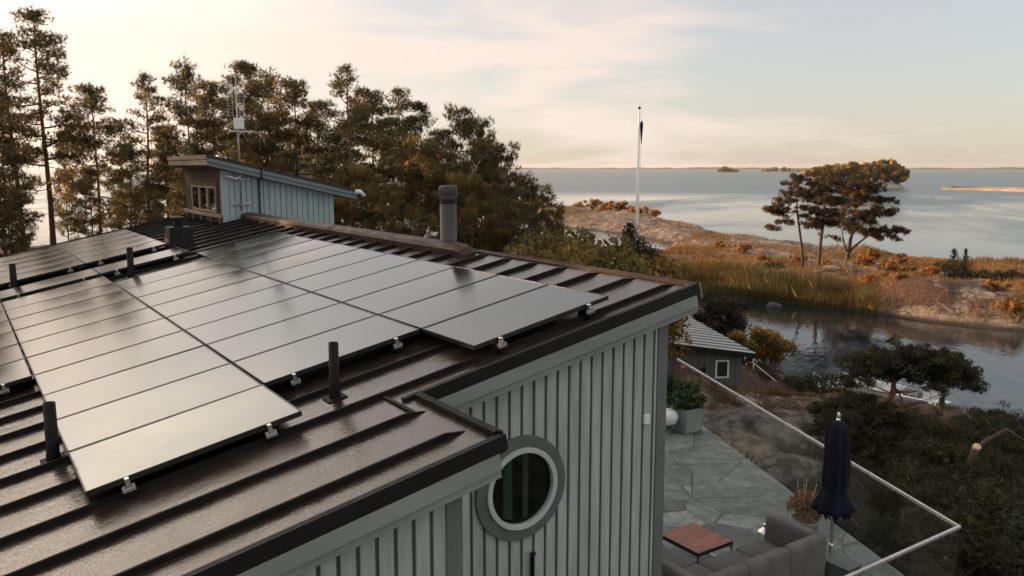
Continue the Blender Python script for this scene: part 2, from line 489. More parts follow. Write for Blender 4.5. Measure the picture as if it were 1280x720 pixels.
class MB:
    """collects solid pieces (in world or local coordinates) into one mesh"""

    def __init__(self, tf=None):
        self.v, self.f, self.m, self.tf = [], [], [], tf

    def add(self, verts, faces, mi=0):
        n = len(self.v)
        if self.tf:
            verts = [self.tf(*p) for p in verts]
        self.v += [tuple(p) for p in verts]
        self.f += [tuple(i + n for i in f) for f in faces]
        self.m += [mi] * len(faces)
        return self

    def box(self, x0, x1, y0, y1, z0, z1, mi=0):
        v = [(x0, y0, z0), (x1, y0, z0), (x1, y1, z0), (x0, y1, z0), (x0, y0, z1), (x1, y0, z1), (x1, y1, z1), (x0, y1, z1)]
        return self.add(v, [(0, 3, 2, 1), (4, 5, 6, 7), (0, 1, 5, 4), (1, 2, 6, 5), (2, 3, 7, 6), (3, 0, 4, 7)], mi)

    def hexa(self, p, mi=0):
        """eight points: bottom ring 0-3, top ring 4-7"""
        return self.add(p, [(0, 3, 2, 1), (4, 5, 6, 7), (0, 1, 5, 4), (1, 2, 6, 5), (2, 3, 7, 6), (3, 0, 4, 7)], mi)

    def bar(self, a, b, w, h, mi=0, up=(0, 0, 1)):
        a, b = Vector(a), Vector(b)
        d = (b - a).normalized()
        u = Vector(up)
        s = d.cross(u)
        if s.length < 1e-4:
            s = d.cross(Vector((1, 0, 0)))
        s.normalize()
        u = s.cross(d).normalized()
        s, u = s * w / 2, u * h / 2
        p = [a - s - u, a + s - u, b + s - u, b - s - u, a - s + u, a + s + u, b + s + u, b - s + u]
        return self.hexa(p, mi)

    def tube(self, pts, rad, n=10, mi=0, cap=True):
        pts = [Vector(p) for p in pts]
        if not hasattr(rad, '__len__'):
            rad = [rad] * len(pts)
        verts, faces = [], []
        side = None
        for i, p in enumerate(pts):
            d = (pts[min(i + 1, len(pts) - 1)] - pts[max(i - 1, 0)]).normalized()
            if side is None:
                side = d.cross(Vector((0, 0, 1)))
                if side.length < 0.05:
                    side = d.cross(Vector((1, 0, 0)))
            else:
                side = side - d * side.dot(d)
            side.normalize()
            o = d.cross(side)
            for k in range(n):
                a = 2 * math.pi * k / n
                verts.append(p + (side * math.cos(a) + o * math.sin(a)) * rad[i])
        for i in range(len(pts) - 1):
            for k in range(n):
                k2 = (k + 1) % n
                faces.append((i * n + k, i * n + k2, (i + 1) * n + k2, (i + 1) * n + k))
        if cap:
            faces.append(tuple(range(n))[::-1])
            faces.append(tuple((len(pts) - 1) * n + k for k in range(n)))
        return self.add(verts, faces, mi)

    def lathe(self, prof, c=(0, 0, 0), n=24, mi=0, wob=None):
        verts, faces = [], []
        for j, (rr, z) in enumerate(prof):
            for k in range(n):
                a = 2 * math.pi * k / n
                q = rr * (wob(a, j) if wob else 1)
                verts.append((c[0] + q * math.cos(a), c[1] + q * math.sin(a), c[2] + z))
        m = len(prof)
        for j in range(m - 1):
            for k in range(n):
                k2 = (k + 1) % n
                faces.append((j * n + k, j * n + k2, (j + 1) * n + k2, (j + 1) * n + k))
        faces.append(tuple(range(n))[::-1])
        faces.append(tuple((m - 1) * n + k for k in range(n)))
        return self.add(verts, faces, mi)

    def build(self, name, mats, parent=None, smooth=False, bevel=0.0, seg=2):
        if isinstance(mats, str):
            mats = [mats]
        me = bpy.data.meshes.new(name)
        off = Vector(parent.location) if parent is not None else Vector((0, 0, 0))
        g = parent.parent if parent is not None else None
        while g is not None:
            off += Vector(g.location)
            g = g.parent
        me.from_pydata([Vector(p) - off for p in self.v], [], self.f)
        for m in mats:
            me.materials.append(MATS[m])
        if len(mats) > 1:
            me.polygons.foreach_set('material_index', self.m)
        if smooth:
            me.polygons.foreach_set('use_smooth', [len(f) < 5 for f in self.f])
        me.update()
        o = bpy.data.objects.new(name, me)
        COL.objects.link(o)
        if parent is not None:
            o.parent = parent
        if bevel > 0:
            bv = o.modifiers.new('bevel', 'BEVEL')
            bv.width = bevel
            bv.segments = seg
            bv.limit_method = 'ANGLE'
            bv.harden_normals = False
        return o


def np_mesh(name, V, F, mats, attr=None, aname='tint', mi=None, smooth=False, out=None):
    V = np.asarray(V, np.float32).reshape(-1, 3)
    F = np.asarray(F, np.int32)
    if out is not None:                      # face every leaf outwards from its clump
        g = np.cross(V[F[:, 1]] - V[F[:, 0]], V[F[:, 2]] - V[F[:, 0]])
        flip = (g * out[F[:, 0]]).sum(1) < 0
        F = np.where(flip[:, None], F[:, ::-1], F)
        smooth = True
    k = F.shape[1]
    me = bpy.data.meshes.new(name)
    me.vertices.add(len(V))
    me.vertices.foreach_set('co', V.ravel())
    me.loops.add(F.size)
    me.loops.foreach_set('vertex_index', F.ravel())
    me.polygons.add(len(F))
    me.polygons.foreach_set('loop_start', np.arange(0, F.size, k, dtype=np.int32))
    try:
        me.polygons.foreach_set('loop_total', np.full(len(F), k, np.int32))
    except Exception:
        pass
    if smooth:
        me.polygons.foreach_set('use_smooth', np.ones(len(F), bool))
    for m in ([mats] if isinstance(mats, str) else mats):
        me.materials.append(MATS[m])
    if mi is not None:
        me.polygons.foreach_set('material_index', np.asarray(mi, np.int32))
    me.update(calc_edges=True)
    if attr is not None:
        A = np.ones((len(V), 4), np.float32)
        A[:, :3] = attr
        ca = me.color_attributes.new(aname, 'FLOAT_COLOR', 'POINT')
        ca.data.foreach_set('color', A.ravel())
    me.validate()
    if out is not None:
        me.normals_split_custom_set_from_vertices(np.asarray(out, np.float32).tolist())
    return me


def outward(V, c, rng, k=0.35):
    o = V - np.asarray(c)[None, :]
    o = o / (np.linalg.norm(o, axis=1)[:, None] + 1e-6) + np.array((0, 0, 0.25))
    o = o + rng.normal(size=o.shape) * k * 0.5
    return o / (np.linalg.norm(o, axis=1)[:, None] + 1e-6)


def link(name, me, parent=None, loc=None):
    o = bpy.data.objects.new(name, me)
    COL.objects.link(o)
    if parent is not None:
        o.parent = parent
    if loc is not None:
        o.location = loc
    return o


ORD = ['first', 'second', 'third', 'fourth', 'fifth', 'sixth', 'seventh', 'eighth', 'ninth', 'tenth', 'eleventh', 'twelfth',
       'thirteenth', 'fourteenth', 'fifteenth', 'sixteenth', 'seventeenth', 'eighteenth', 'nineteenth', 'twentieth',
       'twenty-first', 'twenty-second', 'twenty-third', 'twenty-fourth', 'twenty-fifth', 'twenty-sixth', 'twenty-seventh',
       'twenty-eighth', 'twenty-ninth', 'thirtieth', 'thirty-first', 'thirty-second', 'thirty-third', 'thirty-fourth',
       'thirty-fifth', 'thirty-sixth', 'thirty-seventh', 'thirty-eighth', 'thirty-ninth', 'fortieth', 'forty-first', 'forty-second', 'forty-third', 'forty-fourth', 'forty-fifth', 'forty-sixth']

# ------------------------------------------------------------------ terrain
_rng = np.random.default_rng(5)
_LAT = _rng.random((256, 256))


def vnoise(x, y):
    xi, yi = np.floor(x).astype(int), np.floor(y).astype(int)
    fx, fy = x - xi, y - yi
    fx, fy = fx * fx * (3 - 2 * fx), fy * fy * (3 - 2 * fy)
    a, b = _LAT[xi % 256, yi % 256], _LAT[(xi + 1) % 256, yi % 256]
    c, d = _LAT[xi % 256, (yi + 1) % 256], _LAT[(xi + 1) % 256, (yi + 1) % 256]
    return (a * (1 - fx) + b * fx) * (1 - fy) + (c * (1 - fx) + d * fx) * fy - 0.5


def fbm(x, y, o=5):
    s, a = 0, 1.0
    for i in range(o):
        s = s + a * vnoise(x * 2 ** i + 17.3 * i, y * 2 ** i + 5.1 * i)
        a *= 0.5
    return s


def sdist(r, f, poly):
    """signed distance, positive inside"""
    P = np.array(poly, float)
    Q = np.roll(P, -1, 0)
    best = np.full(r.shape, 1e9)
    ins = np.zeros(r.shape, bool)
    for (ax, ay), (bx, by) in zip(P, Q):
        dx, dy = bx - ax, by - ay
        t = np.clip(((r - ax) * dx + (f - ay) * dy) / (dx * dx + dy * dy), 0, 1)
        best = np.minimum(best, np.hypot(r - ax - t * dx, f - ay - t * dy))
        if ay != by:
            c = ((ay > f) != (by > f)) & (r < (bx - ax) * (f - ay) / (by - ay) + ax)
            ins ^= c
    return np.where(ins, best, -best)


HOME = [(60, -60), (60, 5), (40, 26), (30, 36), (24.5, 37), (20.5, 40), (17, 45.5), (14.3, 50.5), (11.5, 55), (10.8, 62), (11.5, 68), (14, 75),
        (18, 80), (24, 95), (24, 112), (21, 122), (11, 126), (0, 134), (-12, 120), (-22, 100), (-40, 88), (-70, 80), (-120, 60), (-120, -60)]
SKERRY = [(-6, 240), (4, 252), (17, 238), (27, 208), (33, 186), (36, 160), (38, 141), (43, 126), (48, 110), (58, 99), (72, 90), (95, 80), (130, 66),
          (130, 22), (90, 34), (62, 45), (48, 52.5), (40, 58.5), (35, 62.5), (31.5, 66), (28.8, 71.5), (24, 75), (19, 79), (14, 82), (12, 90), (16, 108),
          (22, 118), (26, 132), (24, 144), (17, 160), (8, 172), (0, 186), (-5, 205)]
HP = np.array([(7, 15.5, 5.0), (6.5, 11, 4.4), (10, 14, 3.0), (12, 17, 2.6), (8, 20, 5.0), (5.6, 18.5, 6.0), (6.6, 23, 5.5), (5.8, 26, 5.5), (8.5, 27, 4.3), (9.5, 29.5, 3.4), (7.3, 30, 4.0), (9, 33.5, 2.4), (11.5, 24, 3.0), (10.5, 19, 3.1), (14, 18, 2.4), (10.8, 22.5, 3.0), (12.5, 22, 2.9), (9.8, 24, 3.6), (16, 26, 2.0),
               (20, 31, 1.8), (12.5, 32, 2.4), (12, 38, 1.6), (8, 38, 1.5), (4, 40, 1.6), (9, 46, 1.2), (16, 40, 1.2), (0, 30, 5.0), (-6, 40, 5.6), (-12, 50, 6.2),
               (-25, 50, 6.0), (-35, 60, 5.0), (-20, 72, 5.2), (-5, 62, 6.2), (2, 72, 4.6), (7, 56, 2.6), (3, 55, 4.2), (6, 66, 2.2), (12, 90, 1.5), (6, 100, 2.0),
               (-10, 10, 6.2), (0, 10, 6.3), (10, 9, 3.6), (14, 8, 3.0), (20, 12, 2.2), (30, 10, 2), (-40, 20, 6), (0, -30, 7), (20, 100, 1.4), (15, 115, 1.2),
               (22, 38, 1.0), (4, 18, 6.2), (12.5, 11, 3.0)], float)
SP = np.array([(70, 60, 1.7), (45, 60, 1.9), (39, 65.5, 2.0), (44, 63, 1.8), (35, 69.5, 2.5), (32, 71, 2.0), (29, 83, 2.0), (37, 91, 1.7), (43, 78, 1.5), (56, 80, 1.3), (25, 85, 1.3), (20, 95, 1.1),
               (30, 100, 1.5), (30, 120, 1.3), (33, 140, 1.4), (28, 165, 1.6), (24, 190, 1.7), (12, 215, 1.6), (2, 235, 1.5), (10, 190, 0.8), (60, 60, 2.0), (90, 55, 1.8), (48, 92, 1.1),
               (32, 76, 1.6)], float)


def idw(r, f, pts, p=3.0):
    num = np.zeros(r.shape)
    den = np.zeros(r.shape)
    for a, b, z in pts:
        w = 1.0 / (np.hypot(r - a, f - b) + 0.6) ** p
        num += w * z
        den += w
    return num / den


def sm(x):
    x = np.clip(x, 0, 1)
    return x * x * (3 - 2 * x)


def ground(r, f):
    r, f = np.asarray(r, float), np.asarray(f, float)
    wob = fbm(r * 0.16 + 3, f * 0.16, 4)
    d1 = sdist(r, f, HOME) + wob * 2.2
    d2 = sdist(r, f, SKERRY) + wob * 1.8
    n1 = fbm(r * 0.22, f * 0.22 + 9, 5)
    n2 = np.abs(fbm(r * 0.10 + 40, f * 0.10, 4))
    h1 = idw(r, f, HP) + n1 * 0.9
    h2 = idw(r, f, SP) + n1 * 0.75 - n2 * 0.9 + 0.25
    b1 = np.where(d1 > 0, h1 * sm(d1 / 9.0) ** 0.65 + 0.08, np.maximum(d1 * 0.35, -3))
    b2 = np.where(d2 > 0, np.maximum(h2, 0.15) * sm(d2 / 5.5) ** 0.55 + 0.08, np.maximum(d2 * 0.35, -3))
    h = np.maximum(b1, b2)
    # levelled under the house and the terrace
    X = r * R_[0] + f * H_[0]
    Y = r * R_[1] + f * H_[1]
    pad = np.maximum(np.maximum(-4.5 - X, X - 9.5 - 0.436 * (Y - 4.7)), np.maximum(4.0 - Y, Y - 27))
    k = sm(1 - pad / 2.5)
    h = np.where(pad < 2.5, h * (1 - k) + np.minimum(h, 6.15) * k, h)
    return h, d1, d2, n1


def gz(r, f):
    return float(ground(np.array([r]), np.array([f]))[0][0])


def build_ground():
    az = np.concatenate([np.arange(-36, 36.01, 0.16), np.arange(39, 322, 3.0)])
    az = np.radians(az)
    rad = [1.5]
    while rad[-1] < 420:
        q = rad[-1]
        rad.append(q * (1.016 if 12 < q < 260 else 1.05))
    rad = np.array(rad)
    A, D = np.meshgrid(az, rad, indexing='ij')
    r, f = D * np.sin(A), D * np.cos(A)
    h, d1, d2, n1 = ground(r, f)
    # fine roughness of bedrock
    near = (d1 > d2) & (f > 5)
    ridged = 0.5 - np.abs(fbm(r * 0.42 + 11, f * 0.42 + 4, 4)) * 1.6
    h = h + np.where(h > 0.3, fbm(r * 0.9, f * 0.9, 3) * 0.16 * np.clip(h, 0, 1) + np.where(near & (r > 9.5), -np.clip(ridged - 0.2, 0, 1) * 0.9 + fbm(r * 1.8, f * 1.8, 3) * 0.12, 0), 0)
    X, Y = r * R_[0] + f * H_[0], r * R_[1] + f * H_[1]
    V = np.stack([X, Y, h], -1).reshape(-1, 3)
    na, nd = len(az), len(rad)
    i, j = np.meshgrid(np.arange(na), np.arange(nd - 1), indexing='ij')
    i2 = (i + 1) % na
    F = np.stack([i * nd + j, i * nd + j + 1, i2 * nd + j + 1, i2 * nd + j], -1).reshape(-1, 4)[:, ::-1]
    # cover: R heath, G grass, B sand
    wide = fbm(r * 0.07 + 7, f * 0.07 + 2, 4)
    heath = np.clip(0.42 + wide * 0.5, 0, 1)
    grass = np.full(r.shape, 0.34)
    on2 = d2 > d1
    grass = np.where(on2, 0.46 + wide * 0.75, grass)
    # bare rock dome and bare outer shore of the skerry
    dome = np.exp(-(((r - 35) / 6.5) ** 2 + ((f - 68.5) / 4.0) ** 2))
    grass = grass - dome * 0.35
    heath = np.where(on2, heath + dome * 0.10 + 0.08, heath + 0.04)
    outer = np.exp(-((f - 165) / 32.0) ** 2 - ((r - 26) / 10.0) ** 2) * on2
    grass = grass - outer * 0.45
    heath = heath - outer * 0.45
    shore = np.clip(1 - d2 / 1.6, 0, 1) * (d2 > 0)
    grass = grass - shore * 0.3 * (f > 95)
    heath = heath - shore * 0.4
    gold = np.exp(-(((r - 43.5) / 4.5) ** 2 + ((f - 67) / 5.0) ** 2)) + np.exp(-(((r - 22) / 8.0) ** 2 + ((f - 96) / 16.0) ** 2)) + np.exp(-(((r - 52) / 9.0) ** 2 + ((f - 66) / 7.0) ** 2)) + 0.8 * np.exp(-(((r - 8) / 8) ** 2 + ((f - 222) / 14) ** 2))
    grass = grass + gold * 0.5
    # woodland floor by the house
    wood = sm((-2 - r) / 8.0) * (f > 25)
    heath = np.where(on2, heath, heath + wood * 0.25)
    sand = np.exp(-(((f - (66.3 - 0.95 * (r - 31.5)) + 0.2 + n1 * 1.2)) / 0.75) ** 2) * sm((r - 29.5) / 2.5) * sm((46 - r) / 5.0) * on2
    cov = np.stack([np.clip(heath, 0, 1), np.clip(grass, 0, 1), np.clip(sand * 1.1, 0, 1)], -1).reshape(-1, 3)
    me = np_mesh('ground', V, F, 'ground_cover', cov, 'cover', smooth=True)
    tag(link('ground', me), kind='structure')


build_ground()

# the sea, out to the horizon
mb = MB()
n = 96
ring = [(0, 0, 0)]
rads = [60, 200, 700, 2500, 6000, 10500]
for q in rads:
    ring += [(q * math.cos(2 * math.pi * k / n), q * math.sin(2 * math.pi * k / n), 0) for k in range(n)]
faces = [(0, 1 + k, 1 + (k + 1) % n) for k in range(n)]
for j in range(len(rads) - 1):
    for k in range(n):
        a, b_ = 1 + j * n + k, 1 + j * n + (k + 1) % n
        faces.append((a, a + n, b_ + n, b_))
mb.add(ring, faces)
tag(mb.build('sea', 'water'), kind='structure')


def ridge_land(name, path, width, hfun, mat, kind, seed):
    """a low long island or coast following a path in (right, ahead)"""
    rng = np.random.default_rng(seed)
    P = np.array(path, float)
    t = np.linspace(0, len(P) - 1, 140)
    r = np.interp(t, np.arange(len(P)), P[:, 0])
    f = np.interp(t, np.arange(len(P)), P[:, 1])
    prof = np.linspace(-1, 1, 15)
    V = []
    for i in range(len(t)):
        u = i / (len(t) - 1)
        hh, ww = hfun(u)
        dr, df = -r[i] / math.hypot(r[i], f[i]), -f[i] / math.hypot(r[i], f[i])
        for s in prof:
            w2 = ww if not callable(width) else width(u)
            z = hh * max(0, 1 - s * s) ** 0.6 + 0.35 * hh * float(fbm(np.array(r[i] * 0.03 + s * 2), np.array(f[i] * 0.03 + seed), 3)) * (1 - abs(s)) - 0.4 * (abs(s) > 0.98)
            V.append(W(r[i] + dr * s * ww, f[i] + df * s * ww, z))
    n = len(prof)
    F = [(i * n + k, i * n + k + 1, (i + 1) * n + k + 1, (i + 1) * n + k) for i in range(len(t) - 1) for k in range(n - 1)]
    me = np_mesh(name, np.array(V), np.array(F), mat, smooth=True)
    return tag(link(name, me), kind=kind)


def coast_h(seed, base, amp):
    def fn(u):
        return base + amp * abs(float(fbm(np.array(u * 26.0 + seed), np.array(seed * 1.7), 4))) * 2, 260.0
    return fn


ridge_land('far_coast', [(-2600, 6800), (-800, 7000), (600, 7200), (1500, 6900), (2600, 6700), (4000, 6300), (5200, 5600)], 260, coast_h(3, 9, 9), 'far_coast', 'structure', 3)


# ------------------------------------------------------------------ foliage
def spikes(C, rng, k, L, w, up=0.35, tint=None, droop=0.0):
    """k thin pointed triangles from every centre -> verts, faces, tints"""
    C = np.repeat(C, k, 0)
    n = len(C)
    d = rng.normal(size=(n, 3))
    d[:, 2] = d[:, 2] + up * 2
    d /= np.linalg.norm(d, axis=1)[:, None] + 1e-9
    s = np.cross(d, rng.normal(size=(n, 3)))
    s /= np.linalg.norm(s, axis=1)[:, None] + 1e-9
    LL = L * rng.uniform(0.6, 1.3, n)[:, None]
    ww = w * rng.uniform(0.7, 1.3, n)[:, None]
    a, b, c = C - s * ww, C + s * ww, C + d * LL
    V = np.stack([a, b, c], 1).reshape(-1, 3)
    F = np.arange(3 * n).reshape(-1, 3)
    T = np.repeat(np.repeat(tint, k, 0), 3, 0) if tint is not None else np.ones((3 * n, 3))
    return V, F, T


def leaves(C, rng, size, tint, up=0.2):
    """one bent diamond leaf per centre"""
    n = len(C)
    d = rng.normal(size=(n, 3))
    d[:, 2] += up
    d /= np.linalg.norm(d, axis=1)[:, None] + 1e-9
    s = np.cross(d, rng.normal(size=(n, 3)))
    s /= np.linalg.norm(s, axis=1)[:, None] + 1e-9
    L = size * rng.uniform(0.6, 1.35, n)[:, None]
    V = np.stack([C - d * L, C + s * L * 0.5, C + d * L, C - s * L * 0.5], 1).reshape(-1, 3)
    F = np.stack([np.arange(n) * 4 + i for i in range(4)], -1)
    T = np.repeat(tint, 4, 0)
    return V, F, T


def clump_points(rng, c, rad, n):
    p = rng.normal(size=(n, 3))
    p /= np.linalg.norm(p, axis=1)[:, None] + 1e-9
    p *= rng.random(n)[:, None] ** 0.45
    return np.asarray(c)[None, :] + p * np.asarray(rad)[None, :]


def tube_np(pts, rad, n=7):
    mb = MB()
    mb.tube(pts, rad, n, cap=True)
    return mb


def trunk_mesh(name, tubes, H, warm=0.5, n=7):
    """trunk and limbs as one mesh; Scots pine bark turns orange up the stem"""
    V, F, T = [], [], []
    lo, hi = np.array((0.085, 0.062, 0.05)), np.array((0.26, 0.115, 0.055))
    grey = np.array((0.10, 0.075, 0.06))
    off = 0
    for pts, rad, dead in tubes:
        mb = tube_np(pts, rad, n if rad[0] > 0.04 else 4)
        vv = np.array(mb.v)
        quads = [f for f in mb.f if len(f) == 4]
        F += [tuple(i + off for i in f) for f in quads]
        V.append(vv)
        t = np.clip((vv[:, 2] / H - 0.25) / 0.4, 0, 1)[:, None] * warm
        c = lo * (1 - t) + hi * t
        if dead:
            c = np.repeat(grey[None], len(vv), 0)
        T.append(c)
        off += len(vv)
    return np_mesh(name, np.concatenate(V), np.array(F), 'pine_bark', np.concatenate(T), smooth=True)


def crown_mesh(name, clumps, rng, mat, dens=26.0, k=8, L=0.3, w=0.03, up=0.35, warm=0.0):
    """clumps: (centre, (rx,ry,rz)); needle tufts spread through each clump's volume"""
    Vs, Fs, Ts, Os = [], [], [], []
    off = 0
    for c, rad in clumps:
        vol = rad[0] * rad[1] * rad[2] * 4.19
        n = int(max(8, dens * vol ** 0.72))
        p = clump_points(rng, c, rad, n)
        g = rng.uniform(0.45, 1.6)
        hue = rng.uniform(-1, 1)
        base = np.array((1 + 0.18 * hue + warm * 0.7, 1.0, 1 - 0.2 * hue - warm * 0.4)) * g
        tint = base[None] * rng.uniform(0.88, 1.15, n)[:, None]
        brown = rng.random(n) < 0.02 + warm * 0.05
        tint[brown] = tint[brown] * np.array((2.0, 1.15, 0.7))
        V, F, T = spikes(p, rng, k, L, w, up, tint)
        Vs.append(V); Fs.append(F + off); Ts.append(T); Os.append(outward(V, np.asarray(c) - np.array((0, 0, rad[2] * 0.3)), rng))
        off += len(V)
    return np_mesh(name, np.concatenate(Vs), np.concatenate(Fs), mat, np.concatenate(Ts), out=np.concatenate(Os))


def limb(a, b, sag, n=5):
    a, b = Vector(a), Vector(b)
    out = []
    for i in range(n):
        t = i / (n - 1)
        p = a.lerp(b, t)
        p.z += sag * math.sin(math.pi * t)
        out.append(p)
    return out


def pine(seed, H, crown0, width, nb, cr, flat=0.42, lean=0.0, top=0.35, dead=6, mat='pine_needles', dens=32, L=0.30, w=0.023, warm=0.0, r0=None):
    """a Scots pine: bare stem, whorls of limbs that carry needle pads, dead snags lower down"""
    rng = np.random.default_rng(seed)
    wx, wy = rng.normal(size=2) * 0.012 * H
    la = rng.uniform(0, 6.28)
    pts, rad = [], []
    r0 = r0 or 0.013 * H
    for i in range(9):
        t = i / 8
        pts.append(Vector((lean * H * t * math.cos(la) + wx * math.sin(t * 5 + seed), lean * H * t * math.sin(la) + wy * math.sin(t * 4.2 + 1), H * 0.985 * t)))
        rad.append(r0 * (1 - 0.86 * t) * (1.25 if i == 0 else 1))

    def stem(t):
        q = min(max(t, 0), 0.9999) * 8
        i = int(q)
        return pts[i].lerp(pts[i + 1], q - i)
    tubes = [(pts, rad, False)]
    clumps = []
    for i in range(nb):
        u = (i + rng.uniform(0, 0.8)) / nb
        t = crown0 + (0.97 - crown0) * u
        prof = (math.sin(math.pi * min(1, 0.28 + u * (1 - 0.28))) ** 0.8) * (1 - top * u) + 0.12
        ln = width * prof * rng.uniform(0.55, 1.2)
        a = i * 2.4 + rng.uniform(-0.6, 0.6)
        s = stem(t)
        rise = ln * rng.uniform(0.0, 0.45) + 0.25 * u * width
        e = s + Vector((math.cos(a) * ln, math.sin(a) * ln, rise))
        lb = limb(s, e, -0.12 * ln)
        rr = max(0.025, r0 * 0.38 * (1 - 0.6 * u))
        tubes.append((lb, [rr, rr * 0.8, rr * 0.6, rr * 0.4, rr * 0.2], False))
        m = 2 + int(ln / (cr * 1.1))
        for q in range(m):
            tt = 1 - (q / max(1, m)) * 0.62
            p = s.lerp(e, tt)
            side = Vector((-math.sin(a), math.cos(a), 0)) * rng.uniform(-0.55, 0.55) * cr
            p = p + side + Vector((0, 0, rng.uniform(-0.1, 0.35) * cr - 0.12 * ln * math.sin(math.pi * tt)))
            c = cr * rng.uniform(0.55, 1.1)
            clumps.append(((p.x, p.y, p.z), (c, c, c * flat * rng.uniform(0.8, 1.3))))
    tp = stem(1.0)
    for q in range(3):
        clumps.append(((tp.x + rng.normal() * 0.2 * cr, tp.y + rng.normal() * 0.2 * cr, tp.z + rng.uniform(-0.4, 0.15) * cr), (cr * 0.5, cr * 0.5, cr * 0.42)))
    for i in range(dead):
        t = rng.uniform(0.25, max(0.3, crown0 + 0.05))
        a = rng.uniform(0, 6.28)
        s = stem(t)
        ln = width * rng.uniform(0.25, 0.6)
        e = s + Vector((math.cos(a) * ln, math.sin(a) * ln, rng.uniform(-0.15, 0.25) * ln))
        tubes.append((limb(s, e, -0.08 * ln), [0.035, 0.03, 0.022, 0.015, 0.006], True))
    tm = trunk_mesh('trunk', tubes, H, warm=0.8)
    cm = crown_mesh('crown', clumps, rng, mat, dens, 8, L, w, 0.35, warm)
    return tm, cm, H


def tree(name, proto, r, f, z, scale, rot, label, cat='tree', group=None, sx=1.0):
    t = thing(name, label, cat, W(r, f, z), group, rot)
    t.scale = (scale * sx, scale * sx, scale)
    link('trunk', proto[0], t)
    link('crown', proto[1], t)
    return t


PX = lambda x: (x - 640.0) / 1040.9        # tangent right of the view axis

slim = [pine(11, 17, 0.46, 2.3, 20, 0.95, lean=0.02, dead=10), pine(12, 17, 0.40, 2.6, 24, 1.0, lean=0.03, dead=10)]
lean_p = [pine(13, 14, 0.52, 1.9, 15, 0.8, lean=0.10, dead=9)]
dense = [pine(21, 12, 0.16, 2.5, 30, 1.0, dead=6), pine(22, 12, 0.22, 2.8, 32, 1.05, dead=6, warm=0.25), pine(23, 12, 0.12, 2.3, 30, 0.95, warm=0.1, dead=5)]
rounded = [pine(31, 9, 0.30, 3.2, 25, 0.74, flat=0.42, top=0.25, dead=14, dens=44), pine(32, 9, 0.34, 3.4, 27, 0.76, flat=0.40, top=0.2, dead=14, warm=0.15, dens=44)]
snag = [pine(41, 15, 0.62, 1.9, 13, 0.8, lean=0.03, dead=16)]

# (x on the treeline, top of crown on it, metres ahead, prototype, width factor)
WOOD = [
    (4, 118, 50, dense[1], 0.9), (27, 44, 57, slim[0], 0.95), (64, 20, 58, slim[1], 1.0), (88, 168, 66, dense[2], 0.5),
    (128, 117, 60, dense[1], 0.95), (156, 150, 66, slim[0], 0.8), (168, 186, 56, dense[0], 0.9), (118, 212, 50, dense[2], 0.8), (212, 196, 54, dense[1], 0.9), (14, 232, 46, dense[2], 0.9), (190, 226, 46, dense[0], 0.8), (197, 94, 62, lean_p[0], 0.95), (214, 160, 70, dense[2], 0.9),
    (246, 95, 63, dense[0], 0.8), (272, 112, 58, dense[1], 0.9), (298, 98, 66, slim[1], 1.0), (322, 85, 60, dense[2], 0.9), (346, 106, 68, dense[0], 0.9),
    (374, 110, 62, dense[1], 1.0), (402, 130, 66, dense[2], 1.0), (437, 86, 55, snag[0], 1.0), (424, 168, 60, dense[0], 1.0), (468, 122, 64, dense[1], 1.0),
    (482, 150, 50, rounded[0], 1.0), (505, 112, 61, slim[0], 1.0), (528, 132, 62, dense[2], 0.9), (520, 190, 47, rounded[1], 0.9), (576, 152, 55, rounded[0], 0.7),
    (602, 166, 57, rounded[1], 0.6), (556, 205, 46, rounded[0], 0.9), (552, 168, 60, dense[1], 0.9), (596, 190, 52, rounded[0], 0.75), (624, 222, 50, dense[0], 0.8), (655, 262, 42, rounded[0], 0.75), (574, 214, 48, dense[2], 0.9), (628, 196, 53, rounded[1], 0.6), (590, 232, 42, rounded[1], 0.85), (640, 232, 45, rounded[0], 0.75),
    (668, 246, 47, rounded[1], 0.7), (690, 262, 50, rounded[0], 0.55), (360, 190, 50, dense[2], 1.1), (395, 205, 47, rounded[0], 0.9), (440, 220, 44, rounded[1], 0.9),
    (310, 180, 50, dense[1], 1.1), (250, 185, 52, dense[0], 1.0), (500, 240, 40, rounded[0], 0.85), (18, 190, 44, dense[0], 0.8),
]
WOOD.sort(key=lambda a: a[0])
desc = {id(slim[0]): 'tall slim high-crowned pine', id(slim[1]): 'tall straight bare-trunked pine', id(lean_p[0]): 'leaning thin sparse pine',
        id(dense[0]): 'dense dark pine', id(dense[1]): 'bronze tinged bushy pine', id(dense[2]): 'narrow dense pine', id(rounded[0]): 'broad round-topped pine',
        id(rounded[1]): 'wide low pine', id(snag[0]): 'pale bare-trunked pine'}
rng = random.Random(3)
kind_no = {}
for i, (x, top, f, pr, sx) in enumerate(WOOD):
    kind_no[id(pr)] = kind_no.get(id(pr), -1) + 1
    r = PX(x) * f * 1.005
    g = gz(r, f) - 0.1
    ztop = CAMZ + (209.9 - top) * f / 1040.9
    s = (ztop - g) / pr[2]
    tree('pine_tree', pr, r, f, g, s, rng.uniform(0, 6.28), f'{desc[id(pr)]}, {ORD[kind_no[id(pr)]]} such from the left behind the roof', 'tree', 'pines in the wood behind the roof', sx)
